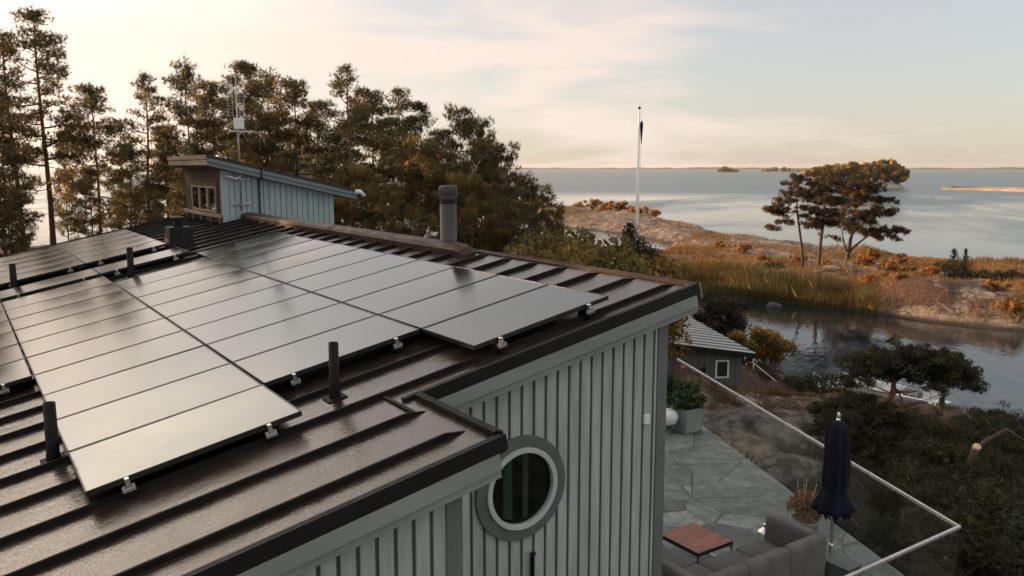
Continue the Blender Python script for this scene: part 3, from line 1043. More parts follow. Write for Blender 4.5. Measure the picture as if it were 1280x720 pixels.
# the wood goes on to the left, outside the picture: it keeps the low sun off the roof
for i, (r, f, s, k) in enumerate([(-34, 46, 1.25, 0), (-39, 52, 1.3, 1), (-31, 36, 1.2, 0), (-38, 41, 1.3, 2), (-45, 47, 1.35, 1), (-27, 28, 1.15, 2), (-34, 31, 1.3, 1), (-42, 35, 1.3, 0),
                                  (-28, 14, 1.2, 1), (-33, 16, 1.3, 0), (-26, 10, 1.15, 2), (-34, 10, 1.3, 1), (-38, 18, 1.3, 0), (-36, 13, 1.3, 2), (-30, 6, 1.2, 0), (-24, 20, 1.15, 1), (-31, 23, 1.25, 0), (-38, 27, 1.3, 2), (-50, 40, 1.4, 0)]):
    tree('pine_tree', dense[k], r, f, gz(r, f) - 0.1, s, rng.uniform(0, 6.28), 'dense pine of the wood beyond the left edge of the roof', 'tree', 'pines beyond the left edge of the roof')


# pines built pad by pad, after their own outlines
def pad_pine(seed, trunk_tubes, pads, H, depth, mat, dens, L, w, flat=0.62, warm=0.0, fill=8):
    """pads: (across, height, radius) in metres in the plane the tree shows, spread in depth"""
    rng = np.random.default_rng(seed)
    cl = []
    tubes = [(p, rr, d) for p, rr, d in trunk_tubes]
    stem = [Vector(p) for p in trunk_tubes[0][0]]
    for (x, z, rad) in pads:
        for q in range(fill):
            y = rng.normal() * depth * 0.5
            xx = x + rng.normal() * rad * 0.4
            zz = z + rng.normal() * rad * 0.22
            c = rad * rng.uniform(0.5, 0.95)
            cl.append(((xx, y, zz), (c, c, c * flat)))
            s = min(stem[3:], key=lambda p: abs(p.z - (zz - abs(xx - p.x) * 0.45)))
            rr = max(0.007, 0.02 * H / 9)
            if q > 0: continue
            tubes.append((limb(s, (xx, y, zz - c * 0.1), -0.07 * abs(xx)), [rr * 1.7, rr * 1.4, rr, rr * 0.7, rr * 0.3], False))
    tm = trunk_mesh('trunk', tubes, H, warm=0.75, n=9)
    cm = crown_mesh('crown', cl, rng, mat, dens, 6, L, w, 0.3, warm)
    return tm, cm, H


VIEWROT = math.atan2(R_[1], R_[0])     # turns local X to the right of the view


def hero(name, label, proto, r, f, z, group=None):
    t = thing(name, label, 'tree', W(r, f, z), group, VIEWROT)
    link('trunk', proto[0], t)
    link('crown', proto[1], t)
    return t


def zpad(lst, x0, y0, s):
    return [((a - x0) * s, (y0 - b) * s, c * s) for a, b, c in lst]


K1 = 83 / 1040.9 / 5.76
P1 = zpad([(30, 375, 34), (58, 250, 45), (22, 240, 38), (95, 185, 42), (150, 125, 45), (172, 60, 42), (230, 25, 45), (285, 60, 42), (255, 110, 48), (300, 160, 42), (240, 225, 30),
           (262, 285, 30), (140, 330, 34), (95, 330, 30), (105, 270, 34), (200, 15, 38), (315, 110, 30), (180, 175, 34), (330, 270, 30), (60, 210, 34), (120, 240, 30)], 270, 670, K1)
tp1 = [([(0, 0, -0.2), (-10 * K1, 0, 130 * K1), (-38 * K1, 0.1, 300 * K1), (-60 * K1, 0.1, 420 * K1), (-68 * K1, 0, 520 * K1), (-60 * K1, 0, 640 * K1)], [0.17, 0.14, 0.115, 0.09, 0.065, 0.03], False)]
hero('pine_tree', 'slender pine with bent bare trunk, left of the three on the grassy skerry', pad_pine(61, tp1, P1, 9.4, 1.6, 'pine_needles_dark', 75, 0.26, 0.03, warm=0.35), PX(1006) * 83, 83, gz(PX(1006) * 83, 83) - 0.1)
K2 = 81 / 1040.9 / 5.76
P2 = zpad([(335, 130, 40), (400, 105, 45), (345, 190, 42), (315, 255, 38), (300, 375, 34), (350, 370, 36), (405, 200, 48), (430, 280, 48), (465, 300, 42), (385, 160, 40), (335, 325, 38),
           (450, 120, 40), (470, 190, 45), (420, 55, 38), (370, 60, 30), (470, 60, 36), (400, 345, 36), (450, 360, 34)], 380, 685, K2)
tp2 = [([(0, 0, -0.2), (4 * K2, 0, 150 * K2), (16 * K2, 0, 300 * K2), (25 * K2, 0.1, 430 * K2), (25 * K2, 0, 560 * K2), (35 * K2, 0, 640 * K2)], [0.19, 0.165, 0.14, 0.1, 0.07, 0.03], False)]
hero('pine_tree', 'straight pine with pale bare trunk, middle of the three on the grassy skerry', pad_pine(62, tp2, P2, 9.0, 1.6, 'pine_needles_dark', 75, 0.26, 0.03, warm=0.15), PX(1025.5) * 81, 81, gz(PX(1025.5) * 81, 81) - 0.1)
K3 = 90 / 1040.9 / 5.76
P3 = zpad([(500, 60, 50), (560, 120, 55), (620, 60, 55), (700, 65, 50), (740, 100, 45), (600, 180, 55), (680, 160, 55), (780, 160, 50), (840, 165, 40), (820, 240, 50), (862, 268, 36),
           (740, 260, 55), (640, 280, 52), (560, 300, 50), (520, 350, 44), (640, 365, 44), (600, 385, 36), (700, 395, 44), (765, 425, 34), (820, 390, 44), (880, 380, 42), (945, 372, 40),
           (900, 430, 34), (480, 440, 32), (540, 250, 52), (700, 320, 50), (500, 180, 50), (560, 50, 40), (650, 45, 40), (610, 120, 50)], 580, 600, K3)
tp3 = [([(0, 0, -0.2), (2 * K3, 0, 60 * K3), (14 * K3, 0, 150 * K3), (30 * K3, 0, 240 * K3), (40 * K3, 0, 400 * K3), (50 * K3, 0, 570 * K3)], [0.30, 0.24, 0.18, 0.14, 0.09, 0.03], False),
       ([(2 * K3, 0, 50 * K3), (40 * K3, 0.2, 90 * K3), (90 * K3, 0.3, 130 * K3), (135 * K3, 0.2, 170 * K3), (210 * K3, 0, 215 * K3), (300 * K3, 0, 225 * K3)], [0.15, 0.13, 0.11, 0.09, 0.06, 0.03], False),
       ([(0, 0, 55 * K3), (-25 * K3, -0.2, 90 * K3), (-45 * K3, -0.3, 150 * K3), (-60 * K3, -0.2, 230 * K3)], [0.11, 0.09, 0.08, 0.04], False)]
hero('pine_tree', 'broad pine forking low down, rightmost of the three on the grassy skerry', pad_pine(63, tp3, P3, 9.8, 2.6, 'pine_needles_dark', 75, 0.27, 0.03, warm=0.2), PX(1061.5) * 90, 90, gz(PX(1061.5) * 90, 90) - 0.1)

K4 = 23 / 1040.9 / 4.0
P4 = zpad([(250, 320, 60), (380, 330, 62), (500, 340, 62), (620, 350, 60), (700, 370, 55), (300, 260, 40), (450, 255, 45), (560, 262, 42), (660, 275, 40), (150, 335, 45), (155, 430, 45), (215, 300, 50), (285, 290, 55), (345, 310, 55), (260, 370, 50), (330, 385, 45), (420, 280, 60), (470, 300, 55), (540, 285, 55), (600, 310, 55), (660, 310, 55),
           (720, 335, 50), (760, 390, 45), (775, 430, 38), (690, 405, 45), (560, 400, 52), (490, 395, 50), (420, 370, 50), (690, 380, 50), (205, 400, 48), (600, 370, 50), (450, 250, 30), (520, 340, 50),
           (60, 580, 50), (125, 560, 48), (200, 520, 46), (280, 515, 46), (330, 580, 42), (430, 620, 60), (590, 690, 50), (440, 690, 60), (100, 640, 60), (20, 610, 50), (230, 610, 52),
           (500, 770, 70), (620, 800, 75), (430, 800, 70), (160, 720, 60), (690, 760, 55), (770, 830, 80), (560, 880, 80), (880, 900, 85)], 330, 960, K4)
tp4 = [([(-10 * K4, 0, -0.3), (0, 0, 120 * K4), (-10 * K4, 0.05, 280 * K4), (20 * K4, 0.05, 400 * K4), (48 * K4, 0, 480 * K4), (50 * K4, 0, 560 * K4), (90 * K4, 0, 640 * K4)], [0.115, 0.10, 0.095, 0.09, 0.08, 0.06, 0.03], False),
       ([(45 * K4, 0, 520 * K4), (90 * K4, 0.1, 480 * K4), (110 * K4, 0.1, 420 * K4), (140 * K4, 0.1, 400 * K4), (170 * K4, 0, 350 * K4)], [0.04, 0.035, 0.03, 0.028, 0.02], False),
       ([(10 * K4, 0, 380 * K4), (-60 * K4, 0.1, 370 * K4), (-120 * K4, 0.1, 400 * K4), (-190 * K4, 0, 390 * K4)], [0.05, 0.04, 0.03, 0.02], False),
       ([(50 * K4, 0, 540 * K4), (140 * K4, 0.2, 590 * K4), (260 * K4, 0.1, 600 * K4), (380 * K4, 0, 590 * K4)], [0.05, 0.045, 0.035, 0.02], False),
       ([(45 * K4, 0, 540 * K4), (-40 * K4, 0.2, 590 * K4), (-120 * K4, 0.1, 600 * K4)], [0.05, 0.04, 0.02], False)]
hero('pine_tree', 'flat-topped pine with reddish leaning trunk beyond the glass railing', pad_pine(64, tp4, P4, 4.0, 0.8, 'pine_needles_near', 800, 0.10, 0.010, flat=0.6), PX(1118) * 23, 23, 3.0)

# bushy pines and junipers on the slope under the terrace
bushy = [pine(51, 3.4, 0.05, 1.6, 24, 0.36, flat=0.42, dead=8, mat='pine_needles_near', dens=330, L=0.085, w=0.007), pine(52, 3.2, 0.05, 1.8, 26, 0.38, flat=0.40, top=0.15, dead=10, mat='pine_needles_near', dens=330, L=0.085, w=0.007)]
for i, (x, yt, f, k, lab) in enumerate([(1262, 540, 21, 1, 'bushy pine at the right edge below the boat'), (1182, 545, 19.5, 0, 'bushy pine between the flat-topped pine and the sawn trunk'),
                                        (1218, 610, 16, 1, 'low bushy pine in front of the sawn trunk'), (1275, 600, 17, 0, 'dark bushy pine at the right edge beside the sawn trunk'),
                                        (1178, 585, 20, 0, 'small bushy pine at the foot of the flat-topped pine'), (1085, 535, 22, 1, 'low bushy pine behind the closed parasol'),
                                        (1265, 660, 14, 1, 'bushy pine in the lower right corner beyond the glass corner'), (1240, 528, 26, 0, 'bushy pine just in front of the boat'),
                                        (1140, 520, 26, 1, 'bushy pine left of the boat on the bank'),
                                        (1110, 640, 15.5, 0, 'dark bushy pine close behind the glass left of the railing corner'), (1165, 650, 15, 1, 'dark bushy pine close behind the glass at the railing corner'),
                                        (1235, 690, 13.5, 0, 'bushy pine at the lower edge right of the railing corner'), (1195, 575, 18, 1, 'bushy pine directly left of the sawn trunk'),
                                        (1250, 575, 19.5, 1, 'bushy pine right behind the sawn trunk'),
                                        (1280, 690, 15, 1, 'bushy pine cut by the right edge near the lower corner'),
                                        (1200, 640, 14, 0, 'dark bushy pine just right of the handrail corner'), (1225, 650, 14.5, 1, 'dense bushy pine under the sawn trunk'),
                                        (1180, 700, 12.5, 0, 'lowest bushy pine right under the handrail corner'), (1255, 715, 12.5, 1, 'bushy pine at the bottom edge near the right corner'),
                                        (1135, 690, 13, 1, 'bushy pine seen through the corner glass'), (1070, 615, 16.5, 1, 'bushy pine behind the glass right of the parasol pole'),
                                        (1040, 590, 19, 0, 'bushy pine behind the glass just behind the parasol'), 
                                        (1210, 560, 21.5, 0, 'bushy pine left of and behind the sawn trunk'),
                                        (1045, 560, 22, 0, 'bushy pine behind the closed parasol canopy'), (1062, 505, 28, 0, 'small bushy pine beside the white jetty rail')]):
    r = PX(x) * f * 1.02
    ztop = CAMZ - (yt - 209.9) * f / 1040.9
    hgt = 3.3 if f < 25 else 2.2
    s = hgt / 3.3
    tree('bushy_pine', bushy[k], r, f, ztop - hgt, s, i * 1.7, lab, 'tree', 'bushy pines on the slope below the terrace', 1.1)

for i, (x, yt, f, lab) in enumerate([(1078, 500, 24, 'dark bushy pine rising left of the reddish leaning trunk, behind the parasol tip'), (1058, 528, 22, 'dark bushy pine seen right behind the upper part of the parasol'),
                                    (1218, 535, 21.5, 'tall bushy pine between the leaning trunk and the sawn trunk'), (1170, 572, 20.5, 'bushy pine standing right of the foot of the leaning trunk'),
                                    (1268, 522, 22.5, 'tallest bushy pine at the right edge, above the sawn trunk')]):
    r = PX(x) * f * 1.02
    g = gz(r, f) - 0.15
    sz = (CAMZ - (yt - 209.9) * f / 1040.9 - g) / 3.35
    tree('bushy_pine', bushy[(i + 1) % 2], r, f, g, sz, i * 1.1, lab, 'tree', 'bushy pines on the slope below the terrace', 1.0 if sz > 0.6 else 1.5)
for i, (x, yt, f) in enumerate([(1205, 590, 18), (1240, 610, 17.5), (1278, 575, 20), (1160, 615, 17), (1215, 660, 14.5), (1262, 690, 13.5), (1240, 560, 22), (1290, 640, 16),
                               (1190, 665, 14.2), (1120, 665, 14.5), (1230, 715, 12.6), (1285, 705, 13), (1150, 700, 13), (1170, 640, 15.8), (1250, 640, 15.5), (1060, 640, 15.8), (1275, 555, 23)]):
    r = PX(x) * f * 1.02
    tree('bushy_pine', bushy[i % 2], r, f, CAMZ - (yt - 209.9) * f / 1040.9 - 2.6, 0.85, i * 2.3, 'dark bushy pine deep in the thicket right of the glass railing', 'tree', 'thicket of bushy pines right of the glass railing', 1.45)

# pine with sawn-off trunk
t = thing('sawn_tree', 'dead reddish tree trunk with a pale sawn-off end among dark bushy pines', 'tree', W(10.2, 17.3, 2.6))
sight = lambda x, y, f=17.3: W(PX(x) * f * 1.02, f, CAMZ - (y - 209.9) * f / 1040.9)
mb = MB()
mb.tube([W(PX(1222) * 17.6, 17.3, 1.6), sight(1222, 720), sight(1224, 660), sight(1222, 620), sight(1226, 590), sight(1231, 571)], [0.15, 0.13, 0.115, 0.10, 0.09, 0.08], 12)
mb.tube([sight(1222, 620), sight(1232, 585, 17.5), sight(1240, 562, 17.6), sight(1256, 552, 17.7), sight(1268, 545, 17.7), sight(1290, 560, 17.7)], [0.06, 0.055, 0.05, 0.045, 0.04, 0.03], 9)
mb.tube([sight(1230, 600), sight(1245, 604, 17.4), sight(1262, 592, 17.5), sight(1285, 590, 17.5)], [0.03, 0.022, 0.018, 0.01], 6)
mb.tube([sight(1256, 552, 17.7), sight(1246, 540, 17.7), sight(1238, 528, 17.7)], [0.03, 0.02, 0.01], 6)
mb.build('trunk', 'bark', t, smooth=True)
mb = MB()
mb.tube([sight(1231, 571), sight(1232.2, 567.5, 17.25)], [0.082, 0.080], 14)
mb.build('sawn_end', 'sawn_wood', t)


# ------------------------------------------------------------------ broadleaf bushes
def bush(seed, R, Hh, n, leaf, mat, nclump=26, tintv=((1, 1, 1),), open_=0.0, trunk=0.05):
    rng = np.random.default_rng(seed)
    Vs, Fs, Ts, Os = [], [], [], []
    off = 0
    tubes = []
    for i in range(nclump):
        a = rng.uniform(0, 6.28)
        rr = R * math.sqrt(rng.random()) * 0.85
        zz = Hh * (0.22 + 0.72 * rng.random() ** 0.8 * math.sqrt(max(0.05, 1 - (rr / R) ** 2 * 0.8)))
        c = (rr * math.cos(a), rr * math.sin(a), zz)
        rad = R * rng.uniform(0.2, 0.36)
        m = n // nclump
        p = clump_points(rng, c, (rad, rad, rad * 0.8), m)
        tv = np.array(tintv[rng.integers(len(tintv))]) * rng.uniform(0.65, 1.4)
        tint = tv[None] * rng.uniform(0.65, 1.4, m)[:, None]
        V, F, T = leaves(p, rng, leaf, tint)
        Vs.append(V); Fs.append(F + off); Ts.append(T); Os.append(outward(V, c, rng, 0.6))
        off += len(V)
        b0 = Vector((c[0] * 0.12, c[1] * 0.12, -0.1))
        tubes.append((limb(b0, c, 0.08 * Hh), [trunk, trunk * 0.8, trunk * 0.55, trunk * 0.35, trunk * 0.12], True))
        for q in range(3):
            e = Vector(c) + Vector(rng.normal(size=3) * rad * 0.7)
            tubes.append((limb(c, e, 0.02), [trunk * 0.3, trunk * 0.25, trunk * 0.2, trunk * 0.12, trunk * 0.05], True))
    cm = np_mesh('crown', np.concatenate(Vs), np.concatenate(Fs), mat, np.concatenate(Ts), out=np.concatenate(Os))
    return trunk_mesh('stems', tubes, Hh, warm=0.2), cm, Hh


def plant(name, proto, r, f, z, s, rot, label, cat, group=None, sx=1.0):
    t = thing(name, label, cat, W(r, f, z), group, rot)
    t.scale = (s * sx, s * sx, s)
    link('stems', proto[0], t)
    link('crown', proto[1], t)
    return t


G3 = ((1.0, 0.98, 0.8), (1.25, 1.02, 0.8), (1.6, 1.1, 0.7), (0.75, 0.72, 0.75), (0.9, 0.65, 0.6))
bush_g = [bush(71, 1.9, 3.4, 5200, 0.085, 'broad_leaves', 30, G3), bush(72, 2.1, 3.0, 5200, 0.085, 'broad_leaves', 30, G3)]
bush_r = [bush(73, 1.7, 2.4, 2600, 0.11, 'rust_leaves', 20, ((1, 1, 1), (1.4, 1.1, 0.8), (0.6, 0.7, 0.8))), bush(76, 1.7, 1.8, 2400, 0.11, 'rust_leaves', 20, ((1.2, 1.15, 1), (0.8, 0.9, 0.9)))]
DK = ((1, 1, 1), (0.8, 0.9, 0.9), (1.3, 1.0, 0.8))
bush_d = [bush(74, 1.9, 3.6, 6500, 0.075, 'dark_leaves', 26, DK, trunk=0.07), bush(78, 1.95, 4.1, 12000, 0.075, 'dark_leaves', 40, DK, trunk=0.07)]
bush_y = [bush(75, 1.7, 2.6, 7000, 0.075, 'broad_leaves', 24, ((1.6, 1.15, 0.6), (0.9, 0.9, 0.8), (2.2, 1.3, 0.6), (0.7, 0.7, 0.7)))]
low_j = [bush(77, 1.3, 1.0, 2600, 0.05, 'pine_needles_near', 22, ((1, 1, 1), (0.8, 0.9, 1)))]

k = 0
for x, yt, f, pr, s in sorted([(640, 300, 42, 0, 1.0), (668, 298, 40, 1, 1.05), (690, 290, 44, 0, 1.1), (716, 294, 43, 1, 1.0), (742, 298, 41, 0, 1.0), (766, 303, 33, 1, 0.8), (752, 300, 37, 0, 0.9),
                                (655, 312, 34, 1, 0.8), (700, 316, 33, 0, 0.8), (756, 318, 34, 1, 0.85), (612, 305, 38, 0, 0.9), (730, 308, 36, 0, 0.85), (748, 318, 31, 1, 0.62)]):
    r = PX(x) * f
    ztop = CAMZ - (yt - 209.9) * f / 1040.9
    g = gz(r, f) - 0.1
    sz = max(s, (ztop - g) / (bush_g[pr][2] * 0.97))
    g = ztop - bush_g[pr][2] * 0.97 * sz
    plant('leafy_shrub', bush_g[pr], r, f, g, sz, x, f'yellow-green leafy shrub behind the ridge of the roof, {ORD[k]} from the left', 'shrub', 'leafy shrubs behind the ridge', max(s / sz, 0.88))
    k += 1
g = gz(PX(792) * 50, 50) - 0.1
sz = (CAMZ - 68 * 50 / 1040.9 - g) / 3.45
plant('dark_shrub', bush_d[0], PX(792) * 50, 50, g, sz, 0.4, 'dark brown round shrub right in front of the flagpole', 'shrub', sx=0.95 / sz)
plant('thorn_tree', bush_d[1], PX(908) * 50, 50, 0.62, 1.0, 2.0, 'dark leafy tree behind the cottage roof with sky showing through', 'tree', sx=0.98)
plant('autumn_shrub', bush_y[0], PX(938) * 46, 46, 0.75, 1.0, 1.0, 'yellowing shrub with orange leaves by the cottage corner', 'shrub', sx=0.95)
plant('autumn_shrub', bush_y[0], PX(970) * 46, 46, 0.4, 0.95, 3.0, 'green and yellow shrub overhanging the inlet, beside the yellowing one', 'shrub', sx=1.0)
plant('low_shrub', low_j[0], PX(1010) * 40, 40, 1.1, 0.8, 1.0, 'low brownish shrub on the rock by the steel stair rail', 'shrub')
plant('low_shrub', low_j[0], PX(962) * 42, 42, 0.95, 0.8, 2.0, 'dark low shrub under the steel stair rail', 'shrub')
plant('low_shrub', low_j[0], PX(1040) * 41, 41, 0.6, 1.0, 4.0, 'dark low shrub at the end of the white jetty', 'shrub', sx=1.2)

for i, (x, yt, f, s, lab) in enumerate([(741, 254, 215, 1.3, 'orange shrub at the left tip of the skerry'), (757, 252, 212, 1.4, 'rust red shrub second from the tip of the skerry'),
                                        (772, 254, 205, 1.5, 'golden shrub beside the flagpole on the outer skerry'), (789, 251, 200, 1.5, 'tallest orange shrub behind the flagpole'),
                                        (802, 258, 195, 1.5, 'dark orange shrub right of the flagpole on the outer skerry'), (725, 258, 222, 1.2, 'small rust shrub at the edge of the dark pines'),
                                        (816, 265, 185, 1.0, 'low dark shrub on the outer rocks')]):
    r = PX(x) * f
    plant('orange_shrub', bush_r[i % 2], r, f, gz(r, f) - 0.2, s, i * 2.1, lab, 'shrub', 'autumn shrubs on the outer skerry', 1.15)
for i, (x, f, s, lab) in enumerate([(971, 84, 0.75, 'dark round bush left of the three pines on the skerry'), (1090, 92, 0.6, 'small rust bush at the foot of the forked pine'),
                                    (1130, 88, 0.5, 'low bush near the outer shore between pines and junipers'), (1180, 82, 0.7, 'olive bush left of the two small junipers')]):
    r = PX(x) * f
    plant('low_shrub', low_j[0] if i in (0, 3) else bush_r[1], r, f, gz(r, f) - 0.1, s * 1.25, i, lab, 'shrub')
for i, (x, f, s, lab) in enumerate([(1222, 76, 1.0, 'dark creeping juniper right of the two small junipers'), (1243, 75, 1.0, 'dark creeping juniper at the far right, inner one'), (1268, 76, 0.9, 'dark creeping juniper at the right edge of the skerry')]):
    r = PX(x) * f
    plant('creeping_juniper', low_j[0], r, f, gz(r, f) - 0.1, s, i, lab, 'shrub', 'creeping junipers on the skerry', 1.35)


kk_ = 0
for x, f, s_ in ((1000, 88, 0.5), (1035, 86, 0.45), (1085, 82, 0.5), (1112, 79, 0.55), (1140, 80, 0.45), (1092, 74, 0.4), (1165, 76, 0.5), (1128, 72, 0.4), (1250, 68, 0.55), (955, 90, 0.5), (930, 100, 0.55), (900, 112, 0.6), (1060, 73, 0.4), (1270, 63, 0.6)):
    r = PX(x) * f
    plant('heath_bush', bush_r[kk_ % 2], r, f, gz(r, f) - 0.15, s_, kk_ * 1.9, 'small rust brown bush growing in the grass of the rocky skerry', 'shrub', 'small rust bushes on the skerry', 1.25)
    kk_ += 1


# two small column junipers
def column(seed, Hh, R):
    rng = np.random.default_rng(seed)
    cl = []
    for i in range(26):
        u = i / 25
        a = i * 2.4
        rr = R * (1 - u) ** 0.7 * rng.uniform(0.3, 0.9)
        c = R * (0.55 * (1 - u) + 0.16)
        cl.append(((rr * math.cos(a), rr * math.sin(a), 0.15 + u * (Hh - 0.3)), (c, c, c * 1.1)))
    tm = trunk_mesh('trunk', [([(0, 0, -0.1), (0, 0, Hh * 0.5), (0.02, 0, Hh * 0.95)], [0.06, 0.04, 0.01], False)], Hh)
    return tm, crown_mesh('crown', cl, rng, 'pine_needles_near', 90, 5, 0.16, 0.016, 0.6), Hh


cj = [column(81, 2.0, 0.62), column(82, 2.1, 0.5)]
for i, (x, lab) in enumerate([(1195, 'small upright juniper, blunter left one of the pair on the skerry'), (1210, 'small pointed juniper, right one of the pair on the skerry')]):
    r = PX(x) * 77
    tree('juniper', cj[i], r, 77, gz(r, 77) - 0.05, 1.5, i, lab, 'tree', 'pair of upright junipers')


# ------------------------------------------------------------------ reeds and dry grass
def blades(name, rng, r, f, z, hgt, wid, mat, tints, k=4, spread=0.12):
    n = len(r)
    bx = np.repeat(np.stack([r, f, z], -1), k, 0)
    m = n * k
    bx[:, :2] += rng.normal(size=(m, 2)) * spread
    hh = np.repeat(hgt, k) * rng.uniform(0.55, 1.15, m)
    bend = rng.normal(size=(m, 2)) * 0.22
    a = rng.uniform(0, math.pi, m)
    dx = np.stack([np.cos(a), np.sin(a), np.zeros(m)], -1) * wid * rng.uniform(0.6, 1.4, m)[:, None]
    mid = bx + np.stack([bend[:, 0] * hh * 0.3, bend[:, 1] * hh * 0.3, hh * 0.6], -1)
    tip = bx + np.stack([bend[:, 0] * hh, bend[:, 1] * hh, hh], -1)
    V = np.stack([bx - dx, bx + dx, mid + dx * 0.7, tip, mid - dx * 0.7], 1).reshape(-1, 3)
    Vw = V[:, 0:1] * R_[None] + V[:, 1:2] * H_[None]
    Vw[:, 2] = V[:, 2]
    F = np.stack([np.arange(m) * 5 + i for i in range(5)], -1)
    T = np.repeat(np.repeat(tints, k, 0) * rng.uniform(0.65, 1.35, (m, 1)), 5, 0)
    return np_mesh(name, Vw, F, mat, T)


def scatter_reeds():
    rng = np.random.default_rng(91)
    n = 52000
    r = rng.uniform(8, 38, n)
    f = rng.uniform(62, 112, n)
    h, d1, d2, n1 = ground(r, f)
    line = np.interp(r, [10, 14, 19, 24, 28.8, 31.5], [92, 81, 78, 74.5, 71, 66])
    dist = f - line
    keep = (dist > -0.9) & (dist < 8.5 - np.clip(r - 22, 0, 9) * 0.75) & (r < 30.5) & (h < 1.35) & (rng.random(n) < 0.95)
    r, f, h = r[keep], f[keep], h[keep]
    pat = fbm(r * 0.25, f * 0.25 + 30, 3)
    green = np.clip(0.5 + pat * 1.6, 0, 1)[:, None]
    t = np.array([1.15, 1.0, 0.8]) * (1 - green) + np.array([0.62, 0.72, 0.55]) * green
    hg = np.clip(1.6 + pat * 0.9, 0.9, 2.1)
    me = blades('reeds', rng, r, f, np.maximum(h, -0.15), hg, 0.007, 'reed_blades', t, 9, 0.2)
    tag(link('reeds', me), 'tall golden reeds standing along the inner shore of the inlet', 'reeds', kind='stuff')


def scatter_grass():
    rng = np.random.default_rng(92)
    n = 90000
    u = rng.uniform(PX(690), PX(1290), n)
    f = 58 * (245 / 58.0) ** (rng.random(n) ** 1.25)
    r = u * f
    h, d1, d2, n1 = ground(r, f)
    wide = fbm(r * 0.07 + 7, f * 0.07 + 2, 4)
    gold = np.exp(-(((r - 43.5) / 4.5) ** 2 + ((f - 67) / 5.0) ** 2)) + np.exp(-(((r - 22) / 8.0) ** 2 + ((f - 96) / 16.0) ** 2)) + np.exp(-(((r - 52) / 9.0) ** 2 + ((f - 66) / 7.0) ** 2)) + 0.8 * np.exp(-(((r - 8) / 8) ** 2 + ((f - 222) / 14) ** 2))
    dome = np.exp(-(((r - 35) / 6.5) ** 2 + ((f - 68.5) / 4.0) ** 2))
    outer = np.exp(-((f - 165) / 32.0) ** 2 - ((r - 26) / 10.0) ** 2)
    dens = 0.40 + wide * 1.4 + gold * 0.9 - dome * 0.9 - outer * 0.6
    keep = (d2 > 0.8) & (h > 0.35) & (rng.random(n) < dens)
    r, f, h = r[keep], f[keep], h[keep]
    pat = fbm(r * 0.2 + 11, f * 0.2, 3)
    g = np.clip(0.35 + pat * 1.5, 0, 1)[:, None]
    t = np.array([1.2, 1.0, 0.8]) * (1 - g) + np.array([0.75, 0.62, 0.5]) * g
    me = blades('dry_grass', rng, r, f, h - 0.05, np.clip(0.42 + pat * 0.4, 0.2, 0.75), 0.022, 'grass_blades', t, 4, 0.2)
    tag(link('dry_grass', me), 'golden dry grass and heather covering the rocky skerry', 'grass', kind='stuff')
    # thin grass and heather tufts in the cracks of the near rocks
    n = 16000
    f = rng.uniform(13, 52, n)
    r = rng.uniform(PX(820), PX(1290), n) * f
    h, d1, d2, n1 = ground(r, f)
    pat = fbm(r * 0.35 + 5, f * 0.35, 4)
    X, Y = r * R_[0] + f * H_[0], r * R_[1] + f * H_[1]
    on_pad = (X < 9.7 + 0.436 * (Y - 4.7)) & (Y < 13.5)
    keep = (pat > 0.06) & (h > 0.5) & ~on_pad & ~((f > 36) & (r < 12))
    r, f, h, pat = r[keep], f[keep], h[keep], pat[keep]
    t = np.repeat(np.array([[0.42, 0.38, 0.32]]), len(r), 0)
    me = blades('heather_tufts', rng, r, f, h - 0.04, np.full(len(r), 0.26), 0.007, 'grass_blades', t, 4, 0.12)
    tag(link('heather_tufts', me), 'brown heather and grass tufts in the cracks of the near rocks', 'heather', kind='stuff')


scatter_reeds()
scatter_grass()


# ------------------------------------------------------------------ boulders
def boulder(name, r, f, z, size, mat, label, seed, group=None):
    rng = np.random.default_rng(seed)
    me = bpy.data.meshes.new(name)
    import bmesh
    bm = bmesh.new()
    bmesh.ops.create_icosphere(bm, subdivisions=3, radius=1)
    o1 = rng.normal(size=(7, 3))
    for v in bm.verts:
        d = np.array(v.co)
        k = 1.0
        for q in o1:
            qn = q / np.linalg.norm(q)
            k = min(k, (0.72 + 0.1 * np.linalg.norm(q)) / max(1e-3, d @ qn) if d @ qn > 0.3 else k)
        v.co = v.co * k
        v.co.x *= size[0]; v.co.y *= size[1]; v.co.z *= size[2]
    bm.to_mesh(me)
    bm.free()
    me.polygons.foreach_set('use_smooth', np.ones(len(me.polygons), bool))
    me.materials.append(MATS[mat])
    o = link(name, me, None, W(r, f, z))
    o.rotation_euler = (0, 0, VIEWROT)
    return tag(o, label, 'rock', group)


boulder('boulder', PX(972) * 71.5, 71.5, 0.05, (0.72, 0.5, 0.45), 'dark_rock', 'dark rock rising from the still water of the inlet', 1)
for i, (x, y, f, s, lab) in enumerate([(1042, 341, 80, 0.55, 'pale boulder at the foot of the middle pine'), (1103, 344, 82, 0.5, 'pale boulder in the grass right of the forked pine'),
                                       (958, 345, 81, 0.7, 'flat grey boulder in front of the dark round bush'), (1245, 408, 59, 0.5, 'dark boulder on the waterline at the sand'),
                                       (1120, 336, 88, 0.45, 'small pale boulder near the outer shore')]):
    r = PX(x) * f
    boulder('boulder', r, f, gz(r, f) + 0.08, (s * 1.5, s, s * 0.55), 'dark_rock' if i == 3 else 'pale_rock', lab, 10 + i, 'boulders on the skerry')

